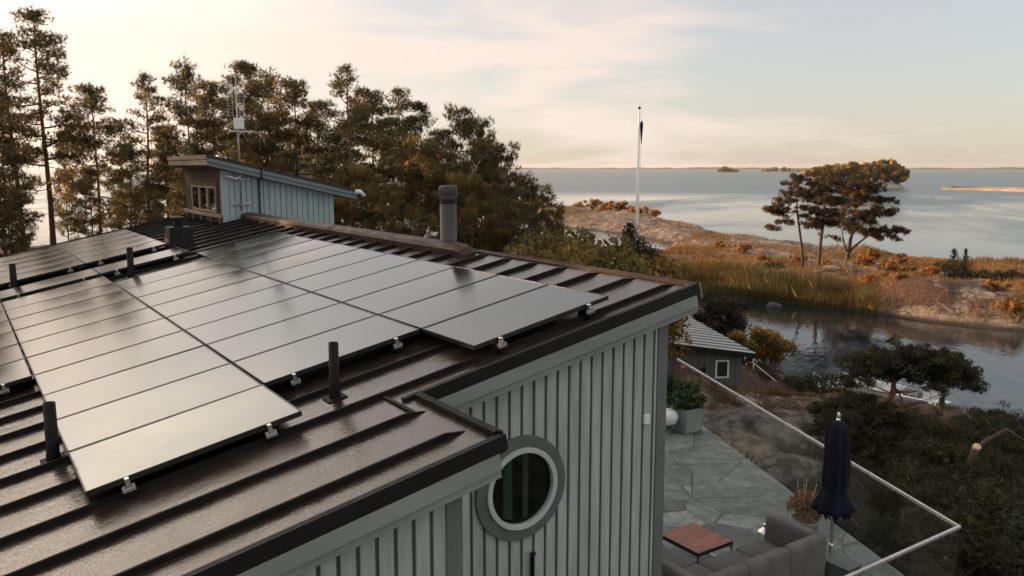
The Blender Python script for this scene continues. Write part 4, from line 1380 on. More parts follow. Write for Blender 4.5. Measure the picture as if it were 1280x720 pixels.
for i, (x, y, f, sx_, sz_, lab) in enumerate([(905, 500, 20.5, 1.5, 0.7, 'lichened rock behind the glass beside the square planter'), (950, 520, 19.5, 1.3, 0.6, 'rounded rock behind the glass in the middle of the terrace edge'),
                                              (1000, 560, 17.5, 1.1, 0.6, 'rounded rock behind the glass left of the parasol'), (1075, 618, 15.8, 0.8, 0.45, 'rock with pale lichen behind the glass right of the parasol'),
                                              (985, 505, 25, 1.7, 0.6, 'broad rock ledge below the steel stair rail'), (1035, 525, 22, 1.0, 0.5, 'rock hump behind the tip of the parasol')]):
    r = PX(x) * f
    g = gz(r, f)
    boulder('bedrock_hump', r, f, g - 0.1, (sx_, sx_ * 0.8, sz_), 'lichen_rock', lab, 40 + i, 'rock humps behind the glass railing')

# ------------------------------------------------------------------ far islands
ridge_land('island_ground', [(180, 520), (198, 512), (218, 508), (230, 508), (239, 512)], 14, lambda u: (3.0 * math.sin(math.pi * min(1, max(0, u))) ** 0.5 + 0.4, 16), 'pale_rock', 'structure', 11)
ridge_land('rocky_spit', [(262, 500), (275, 475), (290, 470)], 5, lambda u: (0.9, 4), 'dark_rock', 'structure', 12)
ridge_land('rocky_spit', [(245, 478), (258, 455), (265, 430), (262, 405), (262, 385)], 9, lambda u: (2.3 * min(1, 0.35 + u * 0.9), 9), 'warm_rock', 'structure', 13)
bw = [bush(85, 5.5, 9.5, 9000, 0.5, 'island_leaves', 26, ((0.9, 1.0, 0.9), (1.2, 1.2, 0.9), (0.5, 0.6, 0.8)), trunk=0.2), bush(86, 4.8, 7.5, 8000, 0.5, 'island_leaves', 24, ((1.1, 1.2, 0.9), (0.8, 0.95, 0.8), (0.6, 0.7, 0.7)), trunk=0.2)]
for i, (x, f, s, kk, sx, lab) in enumerate([(1016, 512, 0.9, 1, 1.1, 'yellow tree leftmost on the wooded island'), (1105, 512, 1.25, 0, 1.0, 'round rust-gold tree, tallest on the wooded island'), (1117, 508, 0.95, 0, 1.0, 'dark gold tree at the right end of the wooded island'),
                                            (1090, 515, 1.15, 0, 0.9, 'bushy tree next to the tallest on the wooded island'), (1074, 510, 1.1, 1, 1.0, 'yellow tree in the middle of the wooded island'),
                                            (1058, 512, 1.15, 1, 1.0, 'golden tree seen over the forked pine'), (1043, 515, 1.05, 1, 1.0, 'golden tree seen over the middle pine'), (1030, 515, 1.0, 0, 1.0, 'pale gold tree left on the wooded island')]):
    plant('island_tree', bw[kk], PX(x) * f, f, 1.6, s * (1.65 if kk else 1.3), i * 1.3, lab, 'tree', 'trees on the wooded island', sx)


def island(name, x0, x1, f, hgt, seed, label):
    r0, r1 = PX(x0) * f, PX(x1) * f
    ridge_land('islet_ground', [(r0, f), ((r0 + r1) / 2, f), (r1, f)], 10, lambda u: (2.0 * math.sin(math.pi * u) ** 0.5 + 0.3, 22), 'pale_rock', 'structure', seed)
    rng = np.random.default_rng(seed)
    Vs, Fs, Ts, off = [], [], [], 0
    for i in range(60):
        u = rng.uniform(0.03, 0.95)
        rr = r0 + (r1 - r0) * u
        hh = hgt * (0.45 + 0.55 * math.exp(-((u - 0.35) / 0.22) ** 2)) * rng.uniform(0.7, 1.1)
        c = W(rr, f + rng.uniform(-8, 8), 1.5 + hh * 0.5)
        p = clump_points(rng, c, (hh * 0.42, hh * 0.42, hh * 0.55), 90)
        t = np.array((1.3, 1.1, 0.8))[None] * rng.uniform(0.6, 1.4, 90)[:, None]
        V, F, T = leaves(p, rng, hh * 0.11, t)
        Vs.append(V); Fs.append(F + off); Ts.append(T); off += len(V)
    me = np_mesh(name, np.concatenate(Vs), np.concatenate(Fs), 'broad_leaves', np.concatenate(Ts))
    tag(link(name, me), label, 'woods', kind='stuff')


island('islet_woods', 894, 922, 2200, 15, 21, 'wooded islet small on the horizon left of the three pines')
island('islet_woods', 944, 1020, 2300, 14, 22, 'long low wooded islet on the horizon behind the three pines')

# ------------------------------------------------------------------ the house
SL = 0.2026984906267676
CS, SN = math.cos(SL), math.sin(SL)
CR = 2.5071349


def roofpt(a, b, h):
    return (a * CS - SN * (h - CR), b, CAMZ + a * SN + CS * (h - CR))


def under(x):                                  # underside of the roof slab over x
    return CAMZ + (-CR - 0.13 + SN * x) / CS


A_LO, A_HI, STEP = -3.6, 6.09, 2.70
B_UP, B_LOW, B_FAR = 6.12, 4.80, 25.9
house = thing('house', 'large grey-green boarded house with dark ribbed steel roof in the foreground', 'house', (1.5, 15.0, 6.2))

mb = MB(roofpt)
# covering with its standing ribs
mb.add([(A_LO, B_LOW, 0), (STEP, B_LOW, 0), (STEP, B_UP, 0), (A_HI, B_UP, 0), (A_HI, B_FAR, 0), (A_LO, B_FAR, 0),
        (A_LO, B_LOW, -.12), (STEP, B_LOW, -.12), (STEP, B_UP, -.12), (A_HI, B_UP, -.12), (A_HI, B_FAR, -.12), (A_LO, B_FAR, -.12)],
       [(0, 1, 2, 5), (2, 3, 4, 5), (11, 8, 7, 6), (11, 10, 9, 8), (0, 6, 7, 1), (1, 7, 8, 2), (2, 8, 9, 3), (3, 9, 10, 4), (4, 10, 11, 5), (5, 11, 6, 0)])
b = 5.14
while b < B_FAR:
    a1 = A_HI - 0.06 if b > B_UP else STEP - 0.10
    w, hh = 0.013, 0.047
    mb.hexa([(A_LO, b - w, 0), (a1, b - w, 0), (a1, b + w, 0), (A_LO, b + w, 0), (A_LO, b - w * .8, hh), (a1 - 0.16, b - w * .8, hh), (a1 - 0.16, b + w * .8, hh), (A_LO, b + w * .8, hh)], 1)
    b += 0.617
mb.add([(2.5, 5.80, 0.004), (2.53, 5.80, 0.004), (2.53, 6.34, 0.004), (2.5, 6.34, 0.004), (2.5, 5.80, 0.02), (2.53, 5.80, 0.02), (2.53, 6.34, 0.02), (2.5, 6.34, 0.02)],
       [(0, 3, 2, 1), (4, 5, 6, 7), (0, 1, 5, 4), (1, 2, 6, 5), (2, 3, 7, 6), (3, 0, 4, 7)], 1)
roof = mb.build('roof', ['roof_steel', 'rib_steel'], house)

mb = MB(roofpt)
mb.box(STEP - 0.12, A_HI + 0.012, B_UP - 0.03, B_UP - 0.003, -0.085, 0.03)
mb.box(STEP - 0.12, A_HI + 0.008, B_UP - 0.001, B_UP + 0.03, 0.003, 0.03)
mb.build('verge_flashing', 'edge_steel', roof, bevel=0.004)
mb = MB(roofpt)
mb.box(A_LO, STEP + 0.03, B_LOW - 0.03, B_LOW - 0.003, -0.09, 0.03)
mb.box(A_LO, STEP + 0.026, B_LOW - 0.001, B_LOW + 0.03, 0.003, 0.03)
mb.build('verge_flashing', 'edge_steel', roof, bevel=0.004)
mb = MB(roofpt)
mb.box(STEP - 0.03, STEP + 0.004, B_LOW + 0.035, B_UP - 0.035, 0.003, 0.05)
mb.box(STEP + 0.004, STEP + 0.028, B_LOW, B_UP - 0.035, -0.115, 0.05)
mb.build('step_flashing', 'rib_steel', roof, bevel=0.004)
mb = MB(roofpt)
mb.box(A_HI - 0.05, A_HI + 0.005, B_UP + 0.035, 21.3, 0.003, 0.022)
mb.box(A_HI + 0.005, A_HI + 0.03, B_UP + 0.0, 21.3, -0.12, 0.028)
mb.build('ridge_flashing', 'rust_steel', roof)
mb = MB(roofpt)
mb.tube([(A_HI + 0.04, B_UP - 0.028, 0.02), (A_HI + 0.045, B_UP - 0.03, -0.14)], 0.008, 6)
mb.build('drip_wire', 'silver_steel', roof)

# brown ridge duct with rounded end
mb = MB(roofpt)
prof = [(5.74, 0.004), (5.75, 0.10), (5.79, 0.145), (5.88, 0.155), (5.98, 0.145), (6.02, 0.10), (6.03, 0.004)]
ys = [10.36, 10.46, 10.62, 21.28]
sc = [0.25, 0.75, 1.0, 1.0]
verts = [(5.87 + (a - 5.87) * (0.6 + 0.4 * k), y, h * k) for y, k in zip(ys, sc) for a, h in prof]
n = len(prof)
faces = [(i * n + q, i * n + q + 1, (i + 1) * n + q + 1, (i + 1) * n + q) for i in range(3) for q in range(n - 1)]
faces += [tuple(range(n))[::-1], tuple(3 * n + q for q in range(n))]
mb.add(verts, faces)
for yy in (12.8, 15.4, 18.0, 20.2):
    mb.add([(5.87 + (a - 5.87) * 1.03, yy + dy, h * 1.03 + 0.001) for dy in (0, 0.05) for a, h in prof], [(q, q + 1, n + q + 1, n + q) for q in range(n - 1)], 0)
mb.build('ridge_duct', 'rust_steel', roof)


def board_wall(name, x0, x1, y, zbot, ztop, pitch, parent, mats, gap=0.036, proud=0.022, flip=1, along='x', start=None):
    """vertical boards set proud of a backing; ztop may be a function along the wall"""
    mb = MB()
    zt = ztop if callable(ztop) else (lambda q: ztop)

    def put(a0, a1, d0, d1, mi):
        p = []
        for zz in (0, 1):
            for (a, d) in ((a0, d0), (a1, d0), (a1, d1), (a0, d1)):
                z = zbot if zz == 0 else zt(a)
                p.append((a, y + flip * d, z) if along == 'x' else (y + flip * d, a, z))
        if (flip < 0) == (along == 'x'):
            p = [p[3], p[2], p[1], p[0], p[7], p[6], p[5], p[4]]
        mb.hexa(p, mi)
    put(x0, x1, 0.0, 0.14, 1)
    a = x0 if start is None else start
    while a < x1 - 0.02:
        put(max(x0, a + gap / 2), min(a + pitch - gap / 2, x1), -proud, -0.0015, 0)
        a += pitch
    return mb.build(name, mats, parent, bevel=0.004, seg=1)


BP = ['board_paint', 'groove_shade_paint']
board_wall('gable_wall', 2.92, 6.10, 6.30, 6.3, lambda x: under(x) - 0.04, 0.1415, house, BP, gap=0.031, start=2.94)
board_wall('porch_wall', -3.4, 2.80, 5.02, 6.3, lambda x: under(x) - 0.03, 0.1415, house, BP, gap=0.031, start=-3.4)
mb = MB(); mb.box(6.10, 6.235, 6.262, 6.44, 6.3, under(6.16) - 0.05)
mb.build('corner_board', 'trim_paint', house, bevel=0.004)
mb = MB(); mb.box(2.80, 2.935, 4.985, 5.12, 6.3, under(2.86) - 0.04)
mb.build('corner_board', 'trim_paint', house, bevel=0.004)
mb = MB(); mb.box(2.80, 2.92, 5.122, 6.27, 6.3, under(2.86) - 0.03)
mb.build('return_wall', 'board_paint', house)
mb = MB(); mb.box(6.10, 6.22, 6.442, 25.5, 6.3, under(6.1) - 0.02)
mb.build('rear_wall', 'board_paint', house)
mb = MB(); mb.box(-3.4, -3.28, 5.17, 25.5, 6.3, under(-3.3) - 0.02)
mb.build('eaves_wall', 'board_paint', house)
mb = MB()
xs = [-3.27, 6.09]
mb.hexa([(xs[0], 25.4, 6.3), (xs[1], 25.4, 6.3), (xs[1], 25.5, 6.3), (xs[0], 25.5, 6.3), (xs[0], 25.4, under(xs[0]) - 0.02), (xs[1], 25.4, under(xs[1]) - 0.02), (xs[1], 25.5, under(xs[1]) - 0.02), (xs[0], 25.5, under(xs[0]) - 0.02)])
mb.build('end_wall', 'board_paint', house)
# bargeboards under the verge flashing, two boards each
for (a0, a1, b_) in ((STEP + 0.03, A_HI - 0.02, B_UP), (A_LO, STEP - 0.05, B_LOW)):
    mb = MB(roofpt)
    mb.box(a0, a1, b_ - 0.028, b_ - 0.003, -0.22, -0.094)
    mb.box(a0, a1, b_ - 0.001, b_ + 0.04, -0.29, -0.123)
    mb.build('bargeboard', 'barge_paint', house, bevel=0.003)
    mb = MB(roofpt)
    mb.box(a0, a1 - 0.01, b_ + 0.042, b_ + 0.30, -0.150, -0.124)
    mb.build('soffit', 'board_paint', house)


# round window in the gable
def ring(mb, c, r0, r1, y0, y1, n=64, mi=0):
    v, f = [], []
    for k in range(n):
        a = 2 * math.pi * k / n
        for (rr, y) in ((r0, y0), (r1, y0), (r1, y1), (r0, y1)):
            v.append((c[0] + rr * math.cos(a), y, c[1] + rr * math.sin(a)))
    for k in range(n):
        k2 = (k + 1) % n
        for q in range(4):
            q2 = (q + 1) % 4
            f.append((k * 4 + q, k * 4 + q2, k2 * 4 + q2, k2 * 4 + q))
    mb.add(v, f, mi)


WC = (4.335, CAMZ - 3.03)
window = MB()
ring(window, WC, 0.405, 0.515, 6.235, 6.2785)
window = window.build('round_window', 'window_casing', house, bevel=0.006)
mb = MB(); ring(mb, WC, 0.352, 0.404, 6.212, 6.275)
mb.build('window_frame', 'window_paint', window, bevel=0.006)
mb = MB()
mb.add([(WC[0] + 0.353 * math.cos(2 * math.pi * k / 48), 6.262, WC[1] + 0.353 * math.sin(2 * math.pi * k / 48)) for k in range(48)] +
       [(WC[0] + 0.353 * math.cos(2 * math.pi * k / 48), 6.256, WC[1] + 0.353 * math.sin(2 * math.pi * k / 48)) for k in range(48)],
       [tuple(range(48)), tuple(range(95, 47, -1))] + [(k, k + 48, (k + 1) % 48 + 48, (k + 1) % 48) for k in range(48)])
mb.build('pane', 'window_glass', window)
# a thin sheet painted dark as the unlit room, and the curtain, just inside the glass
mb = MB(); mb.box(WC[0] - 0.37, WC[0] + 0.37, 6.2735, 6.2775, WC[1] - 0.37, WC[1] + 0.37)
mb.build('shade_sheet', 'room_shade', window)
for x0, x1 in ((-0.20, -0.10), (0.02, 0.085)):
    mb = MB()
    xs = np.linspace(x0, x1, 9)
    top = [math.sqrt(max(0.0, 0.35 ** 2 - x * x)) for x in xs]
    v = [(WC[0] + x, 6.2655 + 0.003 * math.sin(i * 2.2), WC[1] + s * tt * (1 if s > 0 else 0.9)) for s in (-1, 1) for i, (x, tt) in enumerate(zip(xs, top))]
    mb.add(v, [(i, i + 1, i + 10, i + 9) for i in range(8)])
    mb.build('curtain', 'curtain_cloth', window)
t = thing('wall_sensor', 'small white box on the gable wall near the corner board', 'sensor', (5.94, 6.27, CAMZ - 2.63))
mb = MB(); mb.box(5.905, 5.975, 6.235, 6.277, CAMZ - 2.68, CAMZ - 2.575)
mb.build('housing', 'white_paint', t, bevel=0.008)
t = thing('wall_pipe', 'thin dark pipe with bent top end below the round window', 'pipe', (4.45, 6.24, CAMZ - 4.6))
mb = MB(); mb.tube([(4.46, 6.245, CAMZ - 5.0), (4.46, 6.245, CAMZ - 3.8), (4.455, 6.24, CAMZ - 3.72), (4.44, 6.19, CAMZ - 3.70)], 0.022, 10)
mb.build('pipe', 'dark_plastic', t, smooth=True)
mb = MB(); mb.box(4.43, 4.49, 6.238, 6.277, CAMZ - 4.12, CAMZ - 4.09)
mb.build('clip', 'galv_steel', t)

# ------------------------------------------------------------------ solar panels
PA0, PB0, PL, PW = 1.81382637, 6.34736227, 1.64882861, 1.02
proto = None
colname = {-2: 'first column from the left', -1: 'second column from the left', 0: 'third column from the left', 1: 'rightmost column'}


def panel_at(i, j, label, group):
    a, b_ = PA0 + (i + 0.5) * PL, PB0 + (j + 0.5) * PW
    return a, b_, label, group


items = []
for i, js, what in ((-2, range(4, 10), 'main'), (-1, range(0, 10), 'main'), (0, range(1, 9), 'main'), (1, range(0, 10), 'main')):
    for q, j in enumerate(js):
        items.append((i, j, f'black solar panel, {ORD[q]} from the near end of the {colname[i]}', 'solar panels of the main array'))
for i in (-1, 0):
    items.append((i, 10.42, f'solar panel of the single far row between two gaps, {"left" if i < 0 else "right"} one', 'solar panels of the single row'))
for i in (-1, 0):
    for q in range(5):
        items.append((i, 12.4 + q, f'solar panel of the far group on the {"left" if i < 0 else "right"}, {ORD[q]} row from the near edge', 'solar panels of the far group'))
hw, hl = PW / 2 - 0.009, PL / 2 - 0.011


def dirpt(a, b_, h):
    """roof directions only (no offset)"""
    return (a * CS - SN * h, b_, a * SN + CS * h)


pm = MB(dirpt)
pm.box(-hl + 0.012, hl - 0.012, -hw + 0.012, hw - 0.012, -0.034, 0.0)
fr = MB(dirpt)
for (a0, a1, b0, b1) in ((-hl, hl, -hw, -hw + 0.011), (-hl, hl, hw - 0.011, hw), (-hl, -hl + 0.011, -hw + 0.0115, hw - 0.0115), (hl - 0.011, hl, -hw + 0.0115, hw - 0.0115)):
    fr.box(a0, a1, b0, b1, -0.04, 0.003)
glass_me = frame_me = None
for i, j, label, group in items:
    a, b_, _, _ = panel_at(i, j, label, group)
    t = thing('solar_panel', label, 'solar panel', roofpt(a, b_, 0.15), group)
    tilt = (rng.uniform(-0.0035, 0.0035), rng.uniform(-0.0025, 0.0025), 0)
    if glass_me is None:
        t0loc = t.location.copy()
        t.location = (0, 0, 0)
        g = pm.build('glass_sheet', 'pv_glass', t)
        f_ = fr.build('frame', 'panel_frame', t)
        t.location = t0loc
        glass_me, frame_me = g.data, f_.data
    else:
        link('glass_sheet', glass_me, t)
        link('frame', frame_me, t)
    t.rotation_euler = tilt

# mounting rails under each column; alloy end brackets show at the near ends
k = 0
for i, j0, j1, nm in ((-2, 4, 10, 'leftmost column'), (-1, 0, 10, 'second column'), (0, 1, 9, 'third column'), (1, 0, 10, 'rightmost column'), (-1, 10.42, 11.42, 'left panel of the single far row'),
                      (0, 10.42, 11.42, 'right panel of the single far row'), (-1, 12.4, 17.4, 'left half of the far group'), (0, 12.4, 17.4, 'right half of the far group')):
    for off, sd in ((0.28, 'lower'), (1.35, 'upper')):
        a = PA0 + i * PL + off
        b0, b1 = PB0 + j0 * PW - 0.02, PB0 + j1 * PW
        t = thing('mounting_rail', f'{sd} black panel rail with alloy end bracket, {nm}', 'rail', roofpt(a, b0, 0.0), 'mounting rails under the solar panels')
        mb = MB(roofpt)
        mb.box(a - 0.02, a + 0.02, b0 + 0.03, b1 - 0.02, 0.062, 0.105)
        mb.build('rail', 'dark_plastic', t)
        mb = MB(roofpt)
        mb.box(a - 0.045, a + 0.045, b0 - 0.035, b0 + 0.005, 0.0555, 0.083)
        mb.box(a - 0.045, a - 0.02, b0 - 0.030, b0 + 0.002, 0.0835, 0.10)
        mb.box(a + 0.022, a + 0.045, b0 - 0.030, b0 + 0.002, 0.0835, 0.10)
        mb.box(a - 0.012, a + 0.02, b0 - 0.024, b0 + 0.018, 0.0845, 0.153)
        mb.build('bracket', 'silver_steel', t, bevel=0.002, seg=1)
        mb = MB(roofpt)
        mb.box(a - 0.028, a + 0.028, b0 - 0.022, b0 + 0.16, 0.004, 0.055)
        mb.build('clamp', 'dark_plastic', t)

# ------------------------------------------------------------------ roof pipes and vents
for i, (a, b_, hgt, r0, lab) in enumerate([(2.235, 6.77, 0.50, 0.046, 'black vent pipe standing on the bare roof near the step in the edge'), (0.07, 7.76, 0.50, 0.052, 'black vent pipe beside the lower left panel column'),
                                           (2.26, 16.6, 0.55, 0.06, 'black vent pipe in the gap before the single far panel row'), (0.46, 18.75, 0.52, 0.062, 'black vent pipe at the left edge beside the far panel group')]):
    x, y, z = roofpt(a, b_, 0)
    t = thing('vent_pipe', lab, 'vent pipe', (x, y, z), 'vent pipes on the roof')
    mb = MB(); mb.lathe([(r0 * 1.12, -0.03), (r0 * 1.08, 0.04), (r0, 0.07), (r0 * 0.93, hgt), (r0 * 0.8, hgt), (r0 * 0.8, hgt - 0.1)], (x, y, z), 20)
    mb.build('pipe', 'dark_plastic', t, smooth=True)
    mb = MB(roofpt)
    mb.box(a - r0 * 1.9, a + r0 * 1.9, b_ - r0 * 1.9, b_ + r0 * 1.9, 0.003, 0.012)
    mb.build('flange', 'rib_steel', t)
x, y, z = roofpt(3.75, 19.3, 0)
t = thing('roof_vent', 'square dark vent box with round cap near the far solar panels', 'vent', (x, y, z))
mb = MB()
w = 0.23
mb.hexa([(x - w * 1.15, y - w * 1.15, z - 0.08), (x + w * 1.15, y - w * 1.15, z - 0.02), (x + w * 1.15, y + w * 1.15, z - 0.02), (x - w * 1.15, y + w * 1.15, z - 0.08),
         (x - w, y - w, z + 0.42), (x + w, y - w, z + 0.42), (x + w, y + w, z + 0.42), (x - w, y + w, z + 0.42)])
mb.build('box', 'edge_steel', t, bevel=0.015)
mb = MB(); mb.lathe([(0.10, 0.42), (0.10, 0.58), (0.15, 0.585), (0.15, 0.63), (0.09, 0.65)], (x, y, z), 20)
mb.build('cap', 'edge_steel', t, smooth=False)

# tall flue behind the ridge with guy wires
fx, fy = 6.44, 11.30
t = thing('chimney_flue', 'round steel chimney flue with crimped cap behind the ridge duct', 'chimney', (fx, fy, TZ))
mb = MB(); mb.lathe([(0.128, 0), (0.128, 4.70)], (fx, fy, TZ), 32)
mb.build('pipe', 'flue_steel', t, smooth=True)
mb = MB(); mb.lathe([(0.131, 4.70), (0.133, 4.74), (0.129, 4.76), (0.137, 4.79), (0.141, 4.84), (0.139, 4.90), (0.125, 4.93), (0.07, 4.935)], (fx, fy, TZ), 40, wob=lambda a, j: 1 + (0.035 * math.cos(a * 12) if 3 <= j <= 5 else 0))
mb.build('cap', 'flue_steel', t, smooth=True)
mb = MB(); mb.lathe([(0.132, 3.98), (0.155, 3.985), (0.15, 4.03), (0.132, 4.05)], (fx, fy, TZ), 40, wob=lambda a, j: 1 + 0.05 * math.cos(a * 9))
mb.build('collar', 'silver_steel', t, smooth=True)
mb = MB(); mb.lathe([(0.131, 4.66), (0.134, 4.662), (0.134, 4.685), (0.131, 4.687)], (fx, fy, TZ), 32)
mb.build('band', 'dark_plastic', t)
for e in ((6.3, 13.9, CAMZ - 1.25), (6.12, 12.05, CAMZ - 1.22), (7.6, 8.6, TZ + 1.2)):
    mb = MB(); mb.tube([(fx - 0.03, fy + 0.1, TZ + 4.55), e], 0.003, 6)
    mb.build('guy_wire', 'flue_steel', t)

# ------------------------------------------------------------------ dormer house on the ridge
DX, DY0, DY1 = 5.72, 21.35, 25.15
dz = lambda v: CAMZ + v
dorm = thing('dormer', 'small boarded dormer room with blue side wall and lean-to roof on the ridge', 'dormer', (DX, DY0, CAMZ - 1.4))


def dtop(x):
    return CAMZ - 0.03 - (x - DX) * 0.232


board_wall('side_wall', DX + 0.14, 8.62, DY0, CAMZ - 1.75, lambda x: dtop(x), 0.146, dorm, ['blue_boards', 'groove_shade_paint'], gap=0.016, proud=0.02)
mb = MB(); mb.box(DX - 0.02, DX + 0.138, DY0 - 0.03, DY0 + 0.10, CAMZ - 1.45, dtop(DX + 0.14))
mb.build('corner_board', 'blue_boards', dorm, bevel=0.004)
board_wall('front_wall', DY0 + 0.105, DY1, DX, CAMZ - 1.16, CAMZ - 0.02, 0.115, dorm, ['weathered_boards', 'groove_shade_paint'], gap=0.03, proud=0.02, along='y')
mb = MB(); mb.box(DX + 0.15, 8.60, DY1 - 0.15, DY1, CAMZ - 1.7, dtop(8.6)); mb.build('far_wall', 'blue_boards', dorm)
mb = MB(); mb.box(8.5, 8.6, DY0 + 0.15, DY1 - 0.16, CAMZ - 1.7, dtop(8.6)); mb.build('back_wall', 'blue_boards', dorm)
# sill beam and posts under the window front
mb = MB(); mb.box(DX - 0.10, DX - 0.022, DY0 - 0.0, DY1 + 0.05, CAMZ - 1.25, CAMZ - 1.155)
mb.build('sill_beam', 'beige_boards', dorm, bevel=0.008)
for y in (21.5, 22.35, 23.3, 24.2, 24.95):
    mb = MB(); mb.box(DX - 0.08, DX + 0.04, y - 0.08, y + 0.08, CAMZ - 1.46, CAMZ - 1.252)
    mb.build('post', 'weathered_boards', dorm, bevel=0.005)
mb = MB(); mb.box(DX - 0.015, DX + 0.10, DY0 + 0.0, DY1, CAMZ - 1.5, CAMZ - 1.255); mb.build('dark_plinth', 'bitumen', dorm)
# window of three sashes
y0, y1, z0, z1 = 21.80, 24.30, CAMZ - 1.13, CAMZ - 0.47
win = MB()
win.box(DX - 0.055, DX - 0.022, y0 - 0.10, y1 + 0.10, z1, z1 + 0.10)
win.box(DX - 0.055, DX - 0.022, y0 - 0.10, y0, z0 - 0.03, z1 - 0.002)
win.box(DX - 0.055, DX - 0.022, y1, y1 + 0.10, z0 - 0.03, z1 - 0.002)
win = win.build('window', 'weathered_boards', dorm, bevel=0.004)
sw = (y1 - y0) / 3
for q in range(3):
    a, c = y0 + q * sw + 0.01, y0 + (q + 1) * sw - 0.01
    mb = MB()
    mb.box(DX - 0.07, DX - 0.03, a, c, z0, z0 + 0.045)
    mb.box(DX - 0.07, DX - 0.03, a, c, z1 - 0.045, z1 - 0.002)
    mb.box(DX - 0.07, DX - 0.03, a, a + 0.06, z0 + 0.047, z1 - 0.047)
    mb.box(DX - 0.07, DX - 0.03, c - 0.06, c, z0 + 0.047, z1 - 0.047)
    mb.build('sash', 'beige_frame', win, bevel=0.004)
    mb = MB(); mb.box(DX - 0.045, DX - 0.04, a + 0.061, c - 0.061, z0 + 0.048, z1 - 0.048)
    mb.build('pane', 'window_glass', win)
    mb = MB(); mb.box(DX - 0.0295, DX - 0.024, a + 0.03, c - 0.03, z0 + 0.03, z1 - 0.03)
    mb.build('shade_sheet', 'room_shade', win)  # thin sheet painted dark as the unlit room behind the sash
# roof
EX = DX - 0.42
rt = lambda x: dtop(x) + 0.20
mb = MB()
ya, yb = DY0 - 0.30, DY1 + 0.12
mb.hexa([(EX, ya, rt(EX) - 0.03), (9.18, ya, rt(9.18) - 0.03), (9.18, yb, rt(9.18) - 0.03), (EX, yb, rt(EX) - 0.03), (EX, ya, rt(EX) + 0.02), (9.18, ya, rt(9.18) + 0.02), (9.18, yb, rt(9.18) + 0.02), (EX, yb, rt(EX) + 0.02)])
mb.build('roof', 'bitumen', dorm)
mb = MB()
mb.hexa([(EX + 0.03, ya + 0.05, rt(EX) - 0.20), (9.12, ya + 0.05, rt(9.12) - 0.20), (9.12, yb - 0.05, rt(9.12) - 0.20), (EX + 0.03, yb - 0.05, rt(EX) - 0.20), (EX + 0.03, ya + 0.05, rt(EX) - 0.035), (9.12, ya + 0.05, rt(9.12) - 0.035), (9.12, yb - 0.05, rt(9.12) - 0.035), (EX + 0.03, yb - 0.05, rt(EX) - 0.035)])
mb.build('roof_deck', 'groove_shade_paint', dorm)
mb = MB()
mb.box(EX - 0.028, EX - 0.002, ya, yb, rt(EX) - 0.06, rt(EX) + 0.045)
mb.box(EX - 0.006, EX + 0.022, ya + 0.01, yb, rt(EX) - 0.20, rt(EX) - 0.062)
mb.build('front_fascia', 'beige_boards', dorm, bevel=0.006)
mb = MB()
for (o0, h0, h1) in ((-0.03, -0.11, -0.02), (-0.002, -0.21, -0.112)):
    mb.hexa([(EX, ya + o0, rt(EX) + h0), (9.18, ya + o0, rt(9.18) + h0), (9.18, ya + o0 + 0.028, rt(9.18) + h0), (EX, ya + o0 + 0.028, rt(EX) + h0),
             (EX, ya + o0, rt(EX) + h1), (9.18, ya + o0, rt(9.18) + h1), (9.18, ya + o0 + 0.028, rt(9.18) + h1), (EX, ya + o0 + 0.028, rt(EX) + h1)])
mb.build('side_fascia', 'fascia_paint', dorm, bevel=0.005)
mb = MB()
mb.hexa([(EX, ya - 0.034, rt(EX) - 0.018), (9.18, ya - 0.034, rt(9.18) - 0.018), (9.18, ya - 0.002, rt(9.18) - 0.018), (EX, ya - 0.002, rt(EX) - 0.018),
         (EX, ya - 0.034, rt(EX) + 0.06), (9.18, ya - 0.034, rt(9.18) + 0.06), (9.18, ya - 0.002, rt(9.18) + 0.06), (EX, ya - 0.002, rt(EX) + 0.06)])
mb.build('roof_edge', 'bitumen', dorm)
mb = MB(); mb.tube([(9.10, ya - 0.08, rt(9.1) - 0.02), (9.24, ya - 0.08, rt(9.2) + 0.0), (9.36, ya - 0.08, rt(9.36) - 0.07)], [0.06, 0.06, 0.05], 12)
mb.build('gutter_end', 'white_plastic', dorm, smooth=True)
mb = MB(); mb.tube([(6.62, DY0 - 0.06, CAMZ - 1.40), (6.62, DY0 - 0.06, rt(6.6) - 0.25), (6.60, ya - 0.045, rt(6.6) - 0.19), (6.60, ya - 0.045, rt(6.6) + 0.06)], 0.02, 8)
mb.build('cable', 'dark_plastic', dorm)
t = thing('roof_hatch', 'low pale hatch box on the dormer roof behind its slope', 'hatch', (8.2, 23.2, rt(8.2)))
mb = MB(); mb.box(7.9, 8.6, 22.8, 23.8, rt(8.6) - 0.04, rt(8.2) + 0.22); mb.build('box', 'beige_boards', t, bevel=0.01)
mb = MB(); mb.box(7.85, 8.65, 22.75, 23.85, rt(8.2) + 0.222, rt(8.2) + 0.26); mb.build('lid', 'bitumen', t)
t = thing('vent_pipe', 'thin dark vent pipe standing on the dormer roof', 'vent pipe', (7.95, 22.2, rt(7.95)))
mb = MB(); mb.lathe([(0.05, -0.02), (0.045, 0.48), (0.035, 0.48)], (7.95, 22.2, rt(7.95)), 16); mb.build('pipe', 'dark_plastic', t, smooth=True)
mb = MB(); mb.lathe([(0.09, 0.0), (0.06, 0.04)], (7.95, 22.2, rt(7.95) + 0.015), 16); mb.build('flange', 'bitumen', t)

